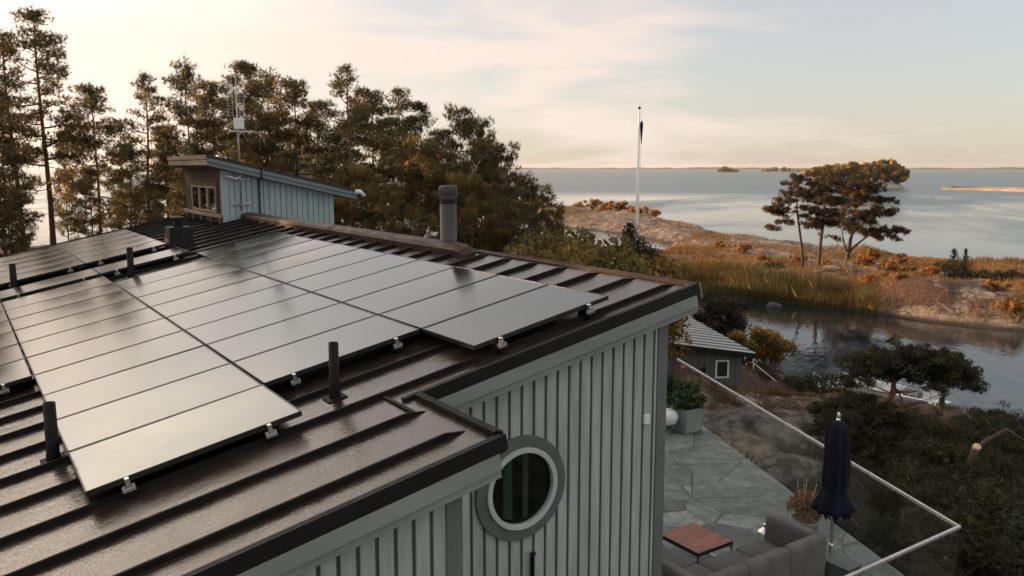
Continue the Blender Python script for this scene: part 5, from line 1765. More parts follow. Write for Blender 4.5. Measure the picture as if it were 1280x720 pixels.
# aerial mast on the side wall
mx, my = 6.12, DY0 - 0.16
t = thing('aerial_mast', 'grey mast with two ladder aerials and a white box on the dormer wall', 'antenna', (mx, my, CAMZ - 1.1))
mb = MB(); mb.tube([(mx, my, CAMZ - 1.05), (mx, my, CAMZ + 0.95), (mx, my, CAMZ + 2.25)], [0.026, 0.024, 0.012], 12); mb.build('pole', 'galv_steel', t, smooth=True)
mb = MB()
for zz in (-0.28, -0.90):
    mb.bar((mx - 0.22, my + 0.11, CAMZ + zz), (mx + 0.28, my + 0.11, CAMZ + zz), 0.03, 0.04)
    mb.bar((mx, my + 0.13, CAMZ + zz), (mx, my - 0.03, CAMZ + zz), 0.04, 0.04)
mb.build('bracket', 'galv_steel', t)
mb = MB(); mb.tube([(mx + 0.02, my - 0.03, CAMZ - 0.2), (mx - 0.1, my - 0.05, CAMZ - 0.27), (mx - 0.25, my - 0.03, CAMZ - 0.22), (mx - 0.34, my + 0.05, CAMZ - 0.2)], 0.02, 8); mb.build('cable_duct', 'white_plastic', t, smooth=True)
mb = MB(); mb.bar((mx - 0.2, my - 0.03, CAMZ + 0.90), (mx + 0.36, my - 0.03, CAMZ + 0.90), 0.05, 0.05); mb.build('cross_arm', 'galv_steel', t)
mb = MB(); mb.box(mx - 0.11, mx + 0.13, my - 0.12, my - 0.04, CAMZ + 0.95, CAMZ + 1.22); mb.build('junction_box', 'white_paint', t, bevel=0.012)
for x0, top in ((-0.13, 2.20), (0.08, 2.10)):
    mb = MB()
    d = R_
    cx, cy = mx + x0 * 0.83 * 1.35, my - 0.05 - x0 * 0.56 * 1.35
    for sgn in (-1, 1):
        mb.tube([(cx + sgn * 0.058 * d[0], cy + sgn * 0.058 * d[1], CAMZ + 1.24), (cx + sgn * 0.058 * d[0], cy + sgn * 0.058 * d[1], CAMZ + top)], 0.006, 6)
    zz = 1.28
    while zz < top:
        mb.tube([(cx - 0.075 * d[0], cy - 0.075 * d[1], CAMZ + zz), (cx + 0.075 * d[0], cy + 0.075 * d[1], CAMZ + zz)], 0.006, 6)
        zz += 0.075
    mb.build('ladder_aerial', 'galv_steel', t)

# ------------------------------------------------------------------ terrace
ex = lambda y: 9.48 + (y - 4.70) * 0.4363
mb = MB()
out = [(6.23, 4.70), (ex(4.7), 4.70), (ex(13.2), 13.2), (6.23, 13.2)]
mb.add([(x, y, TZ) for x, y in out] + [(x, y, TZ - 2.6) for x, y in out], [(0, 1, 2, 3), (7, 6, 5, 4), (0, 4, 5, 1), (1, 5, 6, 2), (2, 6, 7, 3), (3, 7, 4, 0)])
tag(mb.build('terrace_paving', 'flagstone'), kind='structure')

t = thing('glass_railing', 'frameless glass balustrade with pale handrail along the stone terrace', 'railing', (ex(8), 8.0, TZ))
p0, p1, p2 = Vector((ex(12.75), 12.75, 0)), Vector((ex(4.72), 4.72, 0)), Vector((6.3, 4.72, 0))
for a, b_, n in ((p0, p1, 8), (p1, p2, 3)):
    for q in range(n):
        s, e = a.lerp(b_, (q + 0.012) / n), a.lerp(b_, (q + 0.988) / n)
        mb = MB(); mb.bar((s.x, s.y, TZ + 0.53), (e.x, e.y, TZ + 0.53), 0.016, 0.98); mb.build('glass_pane', 'rail_glass', t)
mb = MB(); mb.bar((p0.x, p0.y, TZ + 1.05), (p1.x, p1.y, TZ + 1.05), 0.036, 0.04); mb.bar((p1.x + 0.02, p1.y - 0.0, TZ + 1.05), (p2.x, p2.y, TZ + 1.05), 0.036, 0.038); mb.build('handrail', 'rail_alu', t, bevel=0.006)

# corner sofa
t = thing('corner_sofa', 'grey upholstered outdoor corner sofa on the stone terrace', 'sofa', (7.3, 6.6, TZ))


def cushion(name, x0, x1, y0, y1, z0, z1, mat, bev=0.04):
    """an upholstered block: rounded edges, faces swelling a little, seam along the front edge"""
    import bmesh
    bm = bmesh.new()
    bmesh.ops.create_cube(bm, size=2.0)
    bmesh.ops.subdivide_edges(bm, edges=bm.edges[:], cuts=9, use_grid_fill=True)
    hx, hy, hz = (x1 - x0) / 2, (y1 - y0) / 2, (z1 - z0) / 2
    rg_ = np.random.default_rng(int((x0 * 31 + y0 * 17 + z0 * 7) * 100) % 9999)
    ph = rg_.uniform(0, 6.28, 6)
    for v in bm.verts:
        u = np.array(v.co)
        h = np.array((hx, hy, hz))
        r_ = min(bev, h.min() * 0.9)
        p = u * h
        inner = np.clip(p, -(h - r_), h - r_)
        d = p - inner
        n_ = np.linalg.norm(d)
        if n_ > 1e-6:
            p = inner + d / n_ * r_
        ax = int(np.argmax(np.abs(u)))
        o = [q_ for q_ in range(3) if q_ != ax]
        swell = (1 - u[o[0]] ** 2) * (1 - u[o[1]] ** 2)
        crease = 0.006 * math.sin(u[o[0]] * 5 + ph[ax]) * math.sin(u[o[1]] * 4 + ph[ax + 3])
        p[ax] += np.sign(u[ax]) * (0.016 * swell + crease * swell)
        v.co = p
    for f_ in bm.faces:
        f_.smooth = True
    me = bpy.data.meshes.new(name)
    bm.to_mesh(me)
    bm.free()
    me.materials.append(MATS[mat])
    return link(name, me, t, Vector(((x0 + x1) / 2, (y0 + y1) / 2, TZ + (z0 + z1) / 2)) - Vector(t.location))


cushion('backrest', 7.98, 8.66, 5.86, 6.02, 0.06, 0.72, 'sofa_cloth', 0.045)
cushion('backrest', 7.24, 7.97, 5.86, 6.02, 0.06, 0.72, 'sofa_cloth', 0.045)
cushion('backrest', 6.47, 7.23, 5.86, 6.02, 0.06, 0.72, 'sofa_cloth', 0.045)
cushion('armrest', 8.52, 8.68, 6.03, 6.72, 0.06, 0.72, 'sofa_cloth', 0.045)
cushion('backrest', 6.42, 6.58, 6.03, 6.9, 0.06, 0.72, 'sofa_cloth', 0.045)
cushion('backrest', 6.42, 6.58, 6.91, 7.8, 0.06, 0.72, 'sofa_cloth', 0.045)
cushion('seat', 7.98, 8.51, 6.03, 6.74, 0.16, 0.40, 'seat_cloth')
cushion('seat', 7.32, 7.97, 6.03, 6.74, 0.16, 0.40, 'seat_cloth')
cushion('seat', 6.60, 7.31, 6.03, 6.74, 0.16, 0.40, 'seat_cloth')
cushion('seat', 6.60, 7.31, 6.75, 7.8, 0.16, 0.40, 'seat_cloth')
for x, y in ((8.6, 5.95), (8.6, 6.62), (6.5, 5.95), (6.5, 7.7), (7.25, 7.7), (7.6, 5.95)):
    mb = MB(); mb.box(x - 0.025, x + 0.025, y - 0.025, y + 0.025, TZ, TZ + 0.075); mb.build('foot', 'black_steel', t)

# coffee table of wood blocks on a steel frame
tx0, tx1, ty0, ty1 = 7.55, 8.20, 6.95, 7.65
t = thing('coffee_table', 'low square table with reddish slatted wood top and steel frame', 'table', ((tx0 + tx1) / 2, (ty0 + ty1) / 2, TZ))
mb = MB(); mb.box(tx0 + 0.012, tx1 - 0.012, ty0 + 0.012, ty1 - 0.012, TZ + 0.325, TZ + 0.352); mb.build('tabletop', 'teak_slats', t, bevel=0.003)
mb = MB()
for (x0, x1, y0, y1) in ((tx0, tx1, ty0, ty0 + 0.011), (tx0, tx1, ty1 - 0.011, ty1), (tx0, tx0 + 0.011, ty0 + 0.0115, ty1 - 0.0115), (tx1 - 0.011, tx1, ty0 + 0.0115, ty1 - 0.0115)):
    mb.box(x0, x1, y0, y1, TZ + 0.30, TZ + 0.35)
mb.build('frame', 'black_steel', t)
for x in (tx0 + 0.012, tx1 - 0.012):
    for y in (ty0 + 0.012, ty1 - 0.012):
        mb = MB(); mb.box(x - 0.012, x + 0.012, y - 0.012, y + 0.012, TZ, TZ + 0.299); mb.build('leg', 'silver_steel', t)
for x in (tx0 + 0.012, tx1 - 0.012):
    mb = MB(); mb.box(x - 0.008, x + 0.008, ty0 + 0.026, ty1 - 0.026, TZ + 0.02, TZ + 0.036); mb.build('floor_bar', 'silver_steel', t)

# lantern
lx, ly = 8.95, 7.02
t = thing('lantern', 'small pale metal lantern on the paving behind the sofa arm', 'lantern', (lx, ly, TZ))
mb = MB()
for sx in (-1, 1):
    for sy in (-1, 1):
        mb.box(lx + sx * 0.075 - 0.008, lx + sx * 0.075 + 0.008, ly + sy * 0.075 - 0.008, ly + sy * 0.075 + 0.008, TZ, TZ + 0.26)
mb.build('frame', 'silver_steel', t)
mb = MB(); mb.box(lx - 0.066, lx + 0.066, ly - 0.066, ly + 0.066, TZ + 0.02, TZ + 0.25); mb.build('pane', 'rail_glass', t)
mb = MB(); mb.lathe([(0.12, 0.262), (0.11, 0.275), (0.045, 0.33), (0.045, 0.37), (0.02, 0.385)], (lx, ly, TZ), 20); mb.build('cap', 'silver_steel', t)
mb = MB(); mb.lathe([(0.04, 0.021), (0.04, 0.12), (0.03, 0.125)], (lx, ly, TZ + 0.0), 16); mb.build('candle', 'white_paint', t)

# parasol
ux, uy = 9.14, 6.14
t = thing('parasol', 'closed navy blue parasol on a steel pole beside the sofa', 'parasol', (ux, uy, TZ))
mb = MB(); mb.tube([(ux, uy, TZ), (ux, uy, TZ + 2.06)], 0.024, 14); mb.build('pole', 'silver_steel', t, smooth=True)
mb = MB(); mb.lathe([(0.012, 2.05), (0.022, 2.07), (0.022, 2.12), (0.008, 2.14)], (ux, uy, TZ), 12); mb.build('finial', 'silver_steel', t, smooth=True)


def fold(a, j):
    return 1 + 0.13 * math.cos(a * 8 + 0.7 * math.sin(j * 0.7)) + 0.07 * math.cos(a * 3 + j * 0.5) + 0.04 * math.cos(a * 13 + j)


mb = MB(); mb.lathe([(0.03, 2.04), (0.085, 2.0), (0.12, 1.9), (0.135, 1.75), (0.145, 1.55), (0.15, 1.35), (0.145, 1.22), (0.128, 1.15), (0.15, 1.08), (0.19, 1.0), (0.225, 0.90), (0.235, 0.84)], (ux, uy, TZ), 72, wob=fold)
can = mb.build('canopy', 'navy_canvas', t, smooth=True)
mb = MB(); mb.lathe([(0.142, 1.165), (0.15, 1.163), (0.15, 1.125), (0.142, 1.123)], (ux, uy, TZ), 40); mb.build('strap', 'navy_canvas', can)
for k in range(8):
    a = k * math.pi / 4
    mb = MB()
    e = 0.225
    dx, dy = math.cos(a), math.sin(a)
    z0 = 0.86
    lw = 0.055
    tip = 0.70 + 0.05 * ((k * 37) % 5) / 5
    mb.add([(ux + dx * e * 0.80 - dy * lw, uy + dy * e * 0.80 + dx * lw, TZ + z0), (ux + dx * e * 0.80 + dy * lw, uy + dy * e * 0.80 - dx * lw, TZ + z0), (ux + dx * e * 1.08, uy + dy * e * 1.08, TZ + z0 + 0.02),
            (ux + dx * e * 0.62, uy + dy * e * 0.62, TZ + tip)], [(0, 1, 2), (0, 3, 1), (1, 3, 2), (2, 3, 0)])
    mb.build('canopy_point', 'navy_canvas', can)
mb = MB(); mb.lathe([(0.03, 0.07), (0.034, 0.10), (0.034, 0.36), (0.027, 0.39)], (ux, uy, TZ), 16); mb.build('sleeve', 'silver_steel', t, smooth=True)
mb = MB(); mb.lathe([(0.09, 0.0), (0.085, 0.02), (0.04, 0.03), (0.036, 0.07)], (ux, uy, TZ), 20); mb.build('foot', 'silver_steel', t)
t = thing('storage_block', 'dark grey weight block at the foot of the parasol', 'block', (8.86, 5.83, TZ))
mb = MB(); mb.box(8.74, 9.02, 5.62, 6.02, TZ, TZ + 0.32); mb.build('body', 'seat_cloth', t, bevel=0.02)
mb = MB(); mb.box(8.73, 9.03, 5.61, 6.03, TZ + 0.3205, TZ + 0.35); mb.build('lid', 'boat_grey', t, bevel=0.01)

# pot with a dried plant
px, py = 9.80, 7.02
t = thing('potted_plant', 'dry brown bushy plant in a grey pot behind the sofa', 'plant', (px, py, TZ))
mb = MB(); mb.lathe([(0.16, 0), (0.21, 0.22), (0.22, 0.25), (0.19, 0.25), (0.18, 0.22)], (px, py, TZ), 28); mb.build('pot', 'zinc_planter', t, smooth=True)
rg = np.random.default_rng(17)
P = clump_points(rg, (0, 0, 0.42), (0.27, 0.27, 0.22), 500)
ti = np.array((1.0, 1.0, 1.0))[None] * rg.uniform(0.4, 1.5, (500, 1))
V, F, T = spikes(P, rg, 6, 0.08, 0.005, 0.3, ti)
link('foliage', np_mesh('foliage', V, F, 'dry_flower', T), t)
mb = MB()
for q in range(9):
    a = q * 0.7
    mb.tube([(px, py, TZ + 0.24), (px + 0.08 * math.cos(a), py + 0.08 * math.sin(a), TZ + 0.5), (px + 0.14 * math.cos(a), py + 0.14 * math.sin(a), TZ + 0.6 + 0.2 * (q % 2))], 0.005, 5)
mb.build('stalks', 'sawn_wood', t)

# planter boxes with flowers
for i, (x0, x1, y0, y1, hh, lab) in enumerate([(11.74, 12.18, 11.22, 11.68, 0.46, 'square zinc planter with green plants at the end of the glass railing'),
                                               (11.80, 12.28, 11.85, 12.35, 0.50, 'zinc planter with red flower behind the square one')]):
    t = thing('planter', lab, 'planter', ((x0 + x1) / 2, (y0 + y1) / 2, TZ), 'zinc planters on the terrace')
    mb = MB()
    w = 0.025
    mb.box(x0, x1, y0, y0 + w, TZ, TZ + hh); mb.box(x0, x1, y1 - w, y1, TZ, TZ + hh); mb.box(x0, x0 + w, y0 + w + .001, y1 - w - .001, TZ, TZ + hh); mb.box(x1 - w, x1, y0 + w + .001, y1 - w - .001, TZ, TZ + hh)
    mb.build('box', 'zinc_planter', t, bevel=0.006)
    mb = MB(); mb.box(x0 + w, x1 - w, y0 + w, y1 - w, TZ + 0.02, TZ + hh - 0.05); mb.build('soil', 'soil', t)
    rg = np.random.default_rng(30 + i)
    cx, cy = (x0 + x1) / 2, (y0 + y1) / 2
    Vs, Fs, Ts, off = [], [], [], 0
    for q in range(30):
        a, rr = rg.uniform(0, 6.28), rg.uniform(0, 0.32)
        c = (rr * math.cos(a), rr * math.sin(a), hh + rg.uniform(-0.02, 0.48))
        P = clump_points(rg, c, (0.11, 0.11, 0.09), 42)
        tt = np.array([(0.8, 1, 0.8), (1.5, 1.35, 0.9), (0.6, 0.7, 0.7)][rg.integers(3)])[None] * rg.uniform(0.6, 1.5, (42, 1))
        V, F, T = leaves(P, rg, 0.045, tt, 0.4)
        Vs.append(V); Fs.append(F + off); Ts.append(T); off += len(V)
    link('foliage', np_mesh('foliage', np.concatenate(Vs), np.concatenate(Fs), 'pot_leaves', np.concatenate(Ts)), t)
    mb = MB()
    for q in range(7):
        a = q * 0.9 + i
        mb.tube([(cx, cy, TZ + hh - 0.06), (cx + 0.1 * math.cos(a), cy + 0.1 * math.sin(a), TZ + hh + 0.25), (cx + 0.16 * math.cos(a), cy + 0.16 * math.sin(a), TZ + hh + 0.5 + 0.1 * (q % 3))], 0.007, 5)
    mb.build('stems', 'pine_bark' if False else 'bark', t)
    if i == 1:
        mb = MB()
        fx_, fy_, fz_ = cx + 0.25, cy - 0.2, TZ + hh + 0.62
        mb.lathe([(0.012, -0.035), (0.04, -0.015), (0.05, 0.012), (0.034, 0.04), (0.012, 0.048)], (fx_, fy_, fz_), 14, wob=lambda a, j: 1 + 0.2 * math.cos(a * 5 + j))
        mb.build('flower', 'red_petal', t, smooth=True)
        mb = MB(); mb.tube([(cx + 0.1, cy - 0.08, TZ + hh - 0.06), (cx + 0.2, cy - 0.16, TZ + hh + 0.35), (fx_, fy_, fz_ - 0.05)], 0.008, 5); mb.build('flower_stem', 'bark', t)
# white rounded seat
sx_, sy_ = 11.50, 11.57
t = thing('garden_seat', 'white rounded garden seat beside the square planter, half behind the wall', 'seat', (sx_, sy_, TZ))
mb = MB(); mb.lathe([(0.14, 0.16), (0.215, 0.19), (0.25, 0.26), (0.255, 0.33), (0.235, 0.40), (0.18, 0.435), (0.08, 0.445)], (sx_, sy_, TZ), 32); mb.build('shell', 'white_plastic', t, smooth=True)
mb = MB(); mb.lathe([(0.15, 0.0), (0.12, 0.05), (0.13, 0.165)], (sx_, sy_, TZ), 24); mb.build('base', 'boat_grey', t)

# ------------------------------------------------------------------ cottage
ca = math.radians(-6.4)
ce, cn = (math.cos(ca), -math.sin(ca)), (math.sin(ca), math.cos(ca))   # along the wall to the right, away (in right/ahead metres)
co = (10.75, 38.0)


def cpt(u, v, z):
    return W(co[0] + u * ce[0] + v * cn[0], co[1] + u * ce[1] + v * cn[1], z)


t = thing('cottage', 'low dark grey boarded cottage with pale ribbed sheet roof below the house', 'cottage', W(co[0] - 3, co[1] + 4, 1.2))
ct = lambda u: 3.42 - u * 0.143
mb = MB(cpt)
mb.hexa([(-5.4, 0, 0.4), (0, 0, 0.4), (0, 8.5, 0.4), (-5.4, 8.5, 0.4), (-5.4, 0, ct(-5.4)), (0, 0, ct(0)), (0, 8.5, ct(0)), (-5.4, 8.5, ct(-5.4))])
u = -5.4
while u < -0.05:
    if not (-1.42 < u + 0.03 < -0.56):
        mb.hexa([(u, -0.022, 0.4), (u + 0.05, -0.022, 0.4), (u + 0.05, -0.001, 0.4), (u, -0.001, 0.4), (u, -0.022, ct(u)), (u + 0.05, -0.022, ct(u + .05)), (u + 0.05, -0.001, ct(u + .05)), (u, -0.001, ct(u))])
    u += 0.3
mb.build('wall', 'cottage_paint', t)
mb = MB(cpt)
mb.hexa([(-5.6, -0.45, ct(-5.6) + 0.03), (0.45, -0.45, ct(.45) + 0.03), (0.45, 9.2, ct(.45) + 0.03), (-5.6, 9.2, ct(-5.6) + 0.03), (-5.6, -0.45, ct(-5.6) + 0.16), (0.45, -0.45, ct(.45) + 0.16), (0.45, 9.2, ct(.45) + 0.16), (-5.6, 9.2, ct(-5.6) + 0.16)], 1)
v = -0.40
while v < 9.0:
    mb.hexa([(-5.6, v, ct(-5.6) + 0.161), (0.46, v, ct(.46) + 0.161), (0.46, v + 0.36, ct(.46) + 0.161), (-5.6, v + 0.36, ct(-5.6) + 0.161), (-5.6, v + 0.02, ct(-5.6) + 0.185), (0.46, v + 0.02, ct(.46) + 0.185), (0.46, v + 0.34, ct(.46) + 0.185), (-5.6, v + 0.34, ct(-5.6) + 0.185)], 0)
    v += 0.82
mb.build('roof', ['sheet_roof', 'edge_steel'], t)
mb = MB(cpt)
mb.hexa([(-5.6, -0.475, ct(-5.6) - 0.06), (0.45, -0.475, ct(.45) - 0.06), (0.45, -0.452, ct(.45) - 0.06), (-5.6, -0.452, ct(-5.6) - 0.06), (-5.6, -0.475, ct(-5.6) + 0.15), (0.45, -0.475, ct(.45) + 0.15), (0.45, -0.452, ct(.45) + 0.15), (-5.6, -0.452, ct(-5.6) + 0.15)])
mb.build('bargeboard', 'edge_steel', t)
wmb = MB(cpt)
for (u0, u1, z0, z1) in ((-1.30, -0.64, 3.08, 3.15), (-1.30, -0.64, 2.29, 2.36), (-1.30, -1.22, 2.361, 3.079), (-0.72, -0.64, 2.361, 3.079)):
    wmb.box(u0, u1, -0.05, -0.002, z0, z1)
wf = wmb.build('window', 'white_paint', t)
mb = MB(cpt); mb.box(-1.22, -0.72, -0.012, -0.004, 2.361, 3.079); mb.build('pane', 'room_shade', wf)  # opaque pane, painted with the darkness of the room behind
mb = MB(cpt); mb.box(-1.9, -1.78, -0.09, -0.002, 2.62, 2.85); mb.build('wall_lamp', 'edge_steel', t)
mb = MB(cpt); mb.tube([(0.52, -0.3, ct(.5) + 0.1), (0.52, 9.1, ct(.5) + 0.1)], 0.06, 8); mb.build('gutter', 'edge_steel', t)

# steel stair rail on the rock
t = thing('stair_rail', 'thin steel stair handrail on the rock beside the cottage', 'railing', W(12.6, 41, 0.9))
a0_, a1_ = sight(943, 457, 42), sight(985, 492, 39.5)
mb = MB(); mb.tube([sight(936, 456, 44), a0_, a1_], 0.028, 8); mb.build('handrail', 'rail_alu', t, smooth=True)
for tt in (0.0, 0.72):
    p = a0_.lerp(a1_, tt)
    mb = MB(); mb.tube([p, p - Vector((0, 0, 0.95 if tt == 0 else 0.6))], 0.026, 8); mb.build('post', 'rail_alu', t, smooth=True)
mb = MB(); mb.tube([sight(934, 457, 44), sight(934, 470, 44)], 0.026, 8); mb.build('post', 'rail_alu', t, smooth=True)
t = thing('stair_rail', 'short steel handrail further down the rock towards the white jetty', 'railing', sight(1012, 492, 42))
mb = MB(); mb.tube([sight(1010, 480, 43), sight(1024, 491, 42), sight(1034, 498, 41.5)], 0.025, 8); mb.build('handrail', 'rail_alu', t)
mb = MB(); mb.tube([sight(1012, 481, 43), sight(1012, 494, 43)], 0.022, 6); mb.build('post', 'rail_alu', t)

# jetties
t = thing('jetty', 'grey wooden jetty on the inlet behind the cottage roof', 'jetty', W(14.0, 62, 0.3))
jb = lambda u, v, z: W(12.0 + u, 60.0 + v, z)
mb = MB(jb); mb.box(-1.5, 3.2, 5.2, 7.0, 0.42, 0.55); mb.build('deck', 'jetty_wood', t, bevel=0.01)
mb = MB(jb); mb.box(0.3, 1.9, 0.2, 5.19, 0.42, 0.54); mb.build('gangway', 'jetty_wood', t, bevel=0.01)
for u, v in ((-1.2, 5.4), (2.9, 5.4), (2.9, 6.8), (0.4, 1.0), (1.8, 1.0)):
    mb = MB(jb); mb.tube([(u, v, -1.5), (u, v, 0.9)], 0.1, 10); mb.build('pile', 'bark', t)
t = thing('white_jetty', 'white railed jetty at the bank left of the flat-topped pine crown', 'jetty', W(17.6, 42.5, 0))
jc = lambda u, v, z: W(16.0 + u, 43.6 + v, z)
mb = MB(jc); mb.box(-1.0, 2.0, -0.4, 1.0, 0.30, 0.42); mb.build('deck', 'white_paint', t, bevel=0.01)
for u in (0.1, 1.7):
    mb = MB(jc); mb.tube([(u, -0.35, 0.3), (u, -0.35, 1.25), (u + 0.35, -0.35, 0.95), (u + 0.55, -0.35, 0.45)], 0.035, 8); mb.build('ladder_rail', 'white_paint', t)
for u in (-0.9, 0.6, 1.9):
    mb = MB(jc); mb.tube([(u, 0.9, -1.4), (u, 0.9, 0.299)], 0.07, 8); mb.build('pile', 'jetty_wood', t)

# ------------------------------------------------------------------ motor boat moored by the bank
bo = W(19.8, 42.35, 0.0)
bd = (math.cos(math.radians(-50)), math.sin(math.radians(-50)))


def bpt(u, v, z):
    """u forward (towards the bow), v to port, z up"""
    return W(19.8 - bd[0] * u - bd[1] * v, 42.35 - bd[1] * u + bd[0] * v, z)


t = thing('motorboat', 'white motorboat with curved aerial arch and dark outboard engine by the bank', 'boat', bo)
secs = [(-2.3, 0.92, 0.55, 0.30), (-1.0, 1.0, 0.58, 0.32), (0.5, 0.98, 0.64, 0.30), (1.6, 0.78, 0.72, 0.2), (2.4, 0.42, 0.80, 0.05), (2.9, 0.05, 0.86, 0.0)]
mb = MB(bpt)
v = []
for u, w, top, keel in secs:
    v += [(u, -w, top), (u, -w * 0.82, 0.12), (u, 0, -0.22), (u, w * 0.82, 0.12), (u, w, top), (u, w - min(0.14, w * .5), top + 0.02), (u, w - min(0.14, w * .5), 0.28), (u, -w + min(0.14, w * .5), 0.28), (u, -w + min(0.14, w * .5), top + 0.02)]
n = 9
fc = [(i * n + k_, i * n + (k_ + 1) % n, (i + 1) * n + (k_ + 1) % n, (i + 1) * n + k_) for i in range(5) for k_ in range(n)]
fc += [tuple(range(9))[::-1], tuple(45 + k_ for k_ in range(9))]
mb.add(v, fc)
mb.build('hull', 'white_paint', t)
mb = MB(bpt); mb.box(0.1, 0.7, -0.55, 0.55, 0.285, 0.95); mb.build('console', 'white_plastic', t, bevel=0.03)
mb = MB(bpt); mb.hexa([(0.55, -0.6, 0.96), (0.62, -0.6, 0.96), (0.62, 0.6, 0.96), (0.55, 0.6, 0.96), (0.25, -0.52, 1.32), (0.29, -0.52, 1.32), (0.29, 0.52, 1.32), (0.25, 0.52, 1.32)]); mb.build('windscreen', 'rail_glass', t)
mb = MB(bpt); mb.box(-1.4, -0.9, -0.6, 0.6, 0.285, 0.62); mb.build('bench', 'boat_grey', t, bevel=0.03)
for o_ in (0.0, 0.34):
    mb = MB(bpt)
    mb.tube([(-1.7 + o_, -0.86, 0.56), (-1.72 + o_, -0.84, 1.2), (-1.76 + o_, -0.62, 1.58), (-1.78 + o_, 0, 1.70), (-1.76 + o_, 0.62, 1.58), (-1.72 + o_, 0.84, 1.2), (-1.7 + o_, 0.86, 0.56)], 0.035, 8)
    mb.build('arch', 'white_paint', t, smooth=True)
for k_ in range(7):
    a = -0.6 + k_ * 0.2
    mb = MB(bpt); mb.bar((-1.77, a, 1.69 - 0.28 * a * a), (-1.43, a, 1.69 - 0.28 * a * a), 0.05, 0.03); mb.build('arch_rung', 'white_paint', t)
eng = MB(bpt)
eng.hexa([(-2.85, -0.2, 0.75), (-2.45, -0.2, 0.75), (-2.45, 0.2, 0.75), (-2.85, 0.2, 0.75), (-2.8, -0.17, 1.28), (-2.42, -0.17, 1.32), (-2.42, 0.17, 1.32), (-2.8, 0.17, 1.28)])
eng = eng.build('outboard_engine', 'boat_grey', t, bevel=0.06, seg=3)
mb = MB(bpt); mb.box(-2.72, -2.5, -0.08, 0.08, -0.4, 0.749); mb.build('leg', 'black_steel', eng)
mb = MB(bpt); mb.hexa([(-2.9, -0.21, 0.98), (-2.84, -0.21, 0.98), (-2.84, 0.21, 0.98), (-2.9, 0.21, 0.98), (-2.87, -0.18, 1.2), (-2.82, -0.18, 1.2), (-2.82, 0.18, 1.2), (-2.87, 0.18, 1.2)]); mb.build('cowl_stripe', 'white_plastic', eng)
for u_, v_ in ((-2.25, -0.5), (-2.25, 0.5)):
    mb = MB(bpt); mb.tube([(u_, v_, 0.55), (u_ - 0.02, v_, 1.18), (u_ - 0.3, v_, 1.2), (u_ - 0.5, v_, 0.75)], 0.03, 8); mb.build('bathing_rail', 'white_paint', t, smooth=True)
mb = MB(bpt); mb.box(-2.75, -2.31, -0.75, -0.32, 0.28, 0.34); mb.box(-2.75, -2.31, 0.32, 0.75, 0.28, 0.34); mb.build('bathing_step', 'white_paint', t)

# ------------------------------------------------------------------ flagpole
fr_, ff_ = 8.25, 55.0
g = gz(fr_, ff_)
t = thing('flagpole', 'tall white flagpole without flag rising behind the shrubs', 'flagpole', W(fr_, ff_, g))
b0_, top_ = W(fr_, ff_, g - 0.1), W(fr_, ff_, 15.75)
mb = MB(); mb.tube([b0_, b0_.lerp(top_, 0.5), top_], [0.125, 0.10, 0.055], 16); mb.build('pole', 'white_paint', t, smooth=True)
mb = MB(); mb.lathe([(0.02, 0), (0.09, 0.05), (0.10, 0.10), (0.07, 0.16), (0.02, 0.19)], top_, 14); mb.build('truck', 'dark_plastic', t, smooth=True)
p = W(fr_ + 0.14, ff_, 0)
mb = MB(); mb.tube([(p.x, p.y, 15.6), (p.x, p.y, g + 1.2)], 0.012, 5); mb.build('halyard', 'silver_steel', t)
p2_ = W(fr_ + 0.16, ff_, 0)
mb = MB(); mb.tube([(p2_.x, p2_.y, 15.0), (p2_.x, p2_.y, 14.8), (p2_.x, p2_.y, 14.2), (p2_.x, p2_.y, 13.5)], [0.05, 0.11, 0.07, 0.02], 8); mb.build('pennant', 'dark_plastic', t, smooth=True)

# ------------------------------------------------------------------ light, sky, camera
SUN_AZ, SUN_EL = -72.0, 9.0
sd_ = math.cos(math.radians(SUN_AZ)) * H_ + math.sin(math.radians(SUN_AZ)) * R_
sun_dir = Vector((sd_[0] * math.cos(math.radians(SUN_EL)), sd_[1] * math.cos(math.radians(SUN_EL)), math.sin(math.radians(SUN_EL))))
sun = bpy.data.lights.new('sun', 'SUN')
sun.energy = 5.0
sun.angle = math.radians(0.5)
sun.color = (1.0, 0.64, 0.34)
so = bpy.data.objects.new('sun', sun)
COL.objects.link(so)
so.rotation_euler = sun_dir.to_track_quat('Z', 'Y').to_euler()

world = bpy.data.worlds.new('World')
scene.world = world
world.use_nodes = True
nt = world.node_tree
bg = nt.nodes['Background']
sky = N(nt, 'ShaderNodeTexSky', sky_type='NISHITA')
sky.sun_disc = False
sky.sun_elevation = math.radians(SUN_EL)
sky.sun_rotation = math.atan2(sun_dir.x, sun_dir.y)
sky.air_density = 1.0
sky.dust_density = 1.0
sky.ozone_density = 2.6
nt.links.new(sky.outputs[0], bg.inputs['Color'])
bg.inputs['Strength'].default_value = 0.13
# thin high cloud: pale warm veil, thicker towards the sun and the horizon
tc = N(nt, 'ShaderNodeTexCoord')
mp = N(nt, 'ShaderNodeMapping')
mp.inputs['Rotation'].default_value = (0, 0, math.radians(20))
mp.inputs['Scale'].default_value = (1.0, 1.0, 6.0)
nt.links.new(tc.outputs['Generated'], mp.inputs['Vector'])
n1 = noise(nt, mp.outputs[0], 2.2, 7, 0.55, 0.4)


def dot(vec):
    d = N(nt, 'ShaderNodeVectorMath', operation='DOT_PRODUCT')
    nt.links.new(tc.outputs['Generated'], d.inputs[0])
    d.inputs[1].default_value = vec
    return d.outputs['Value']


toward = dot(tuple(Vector((sun_dir.x, sun_dir.y, 0)).normalized()))
elev = dot((0, 0, 1))


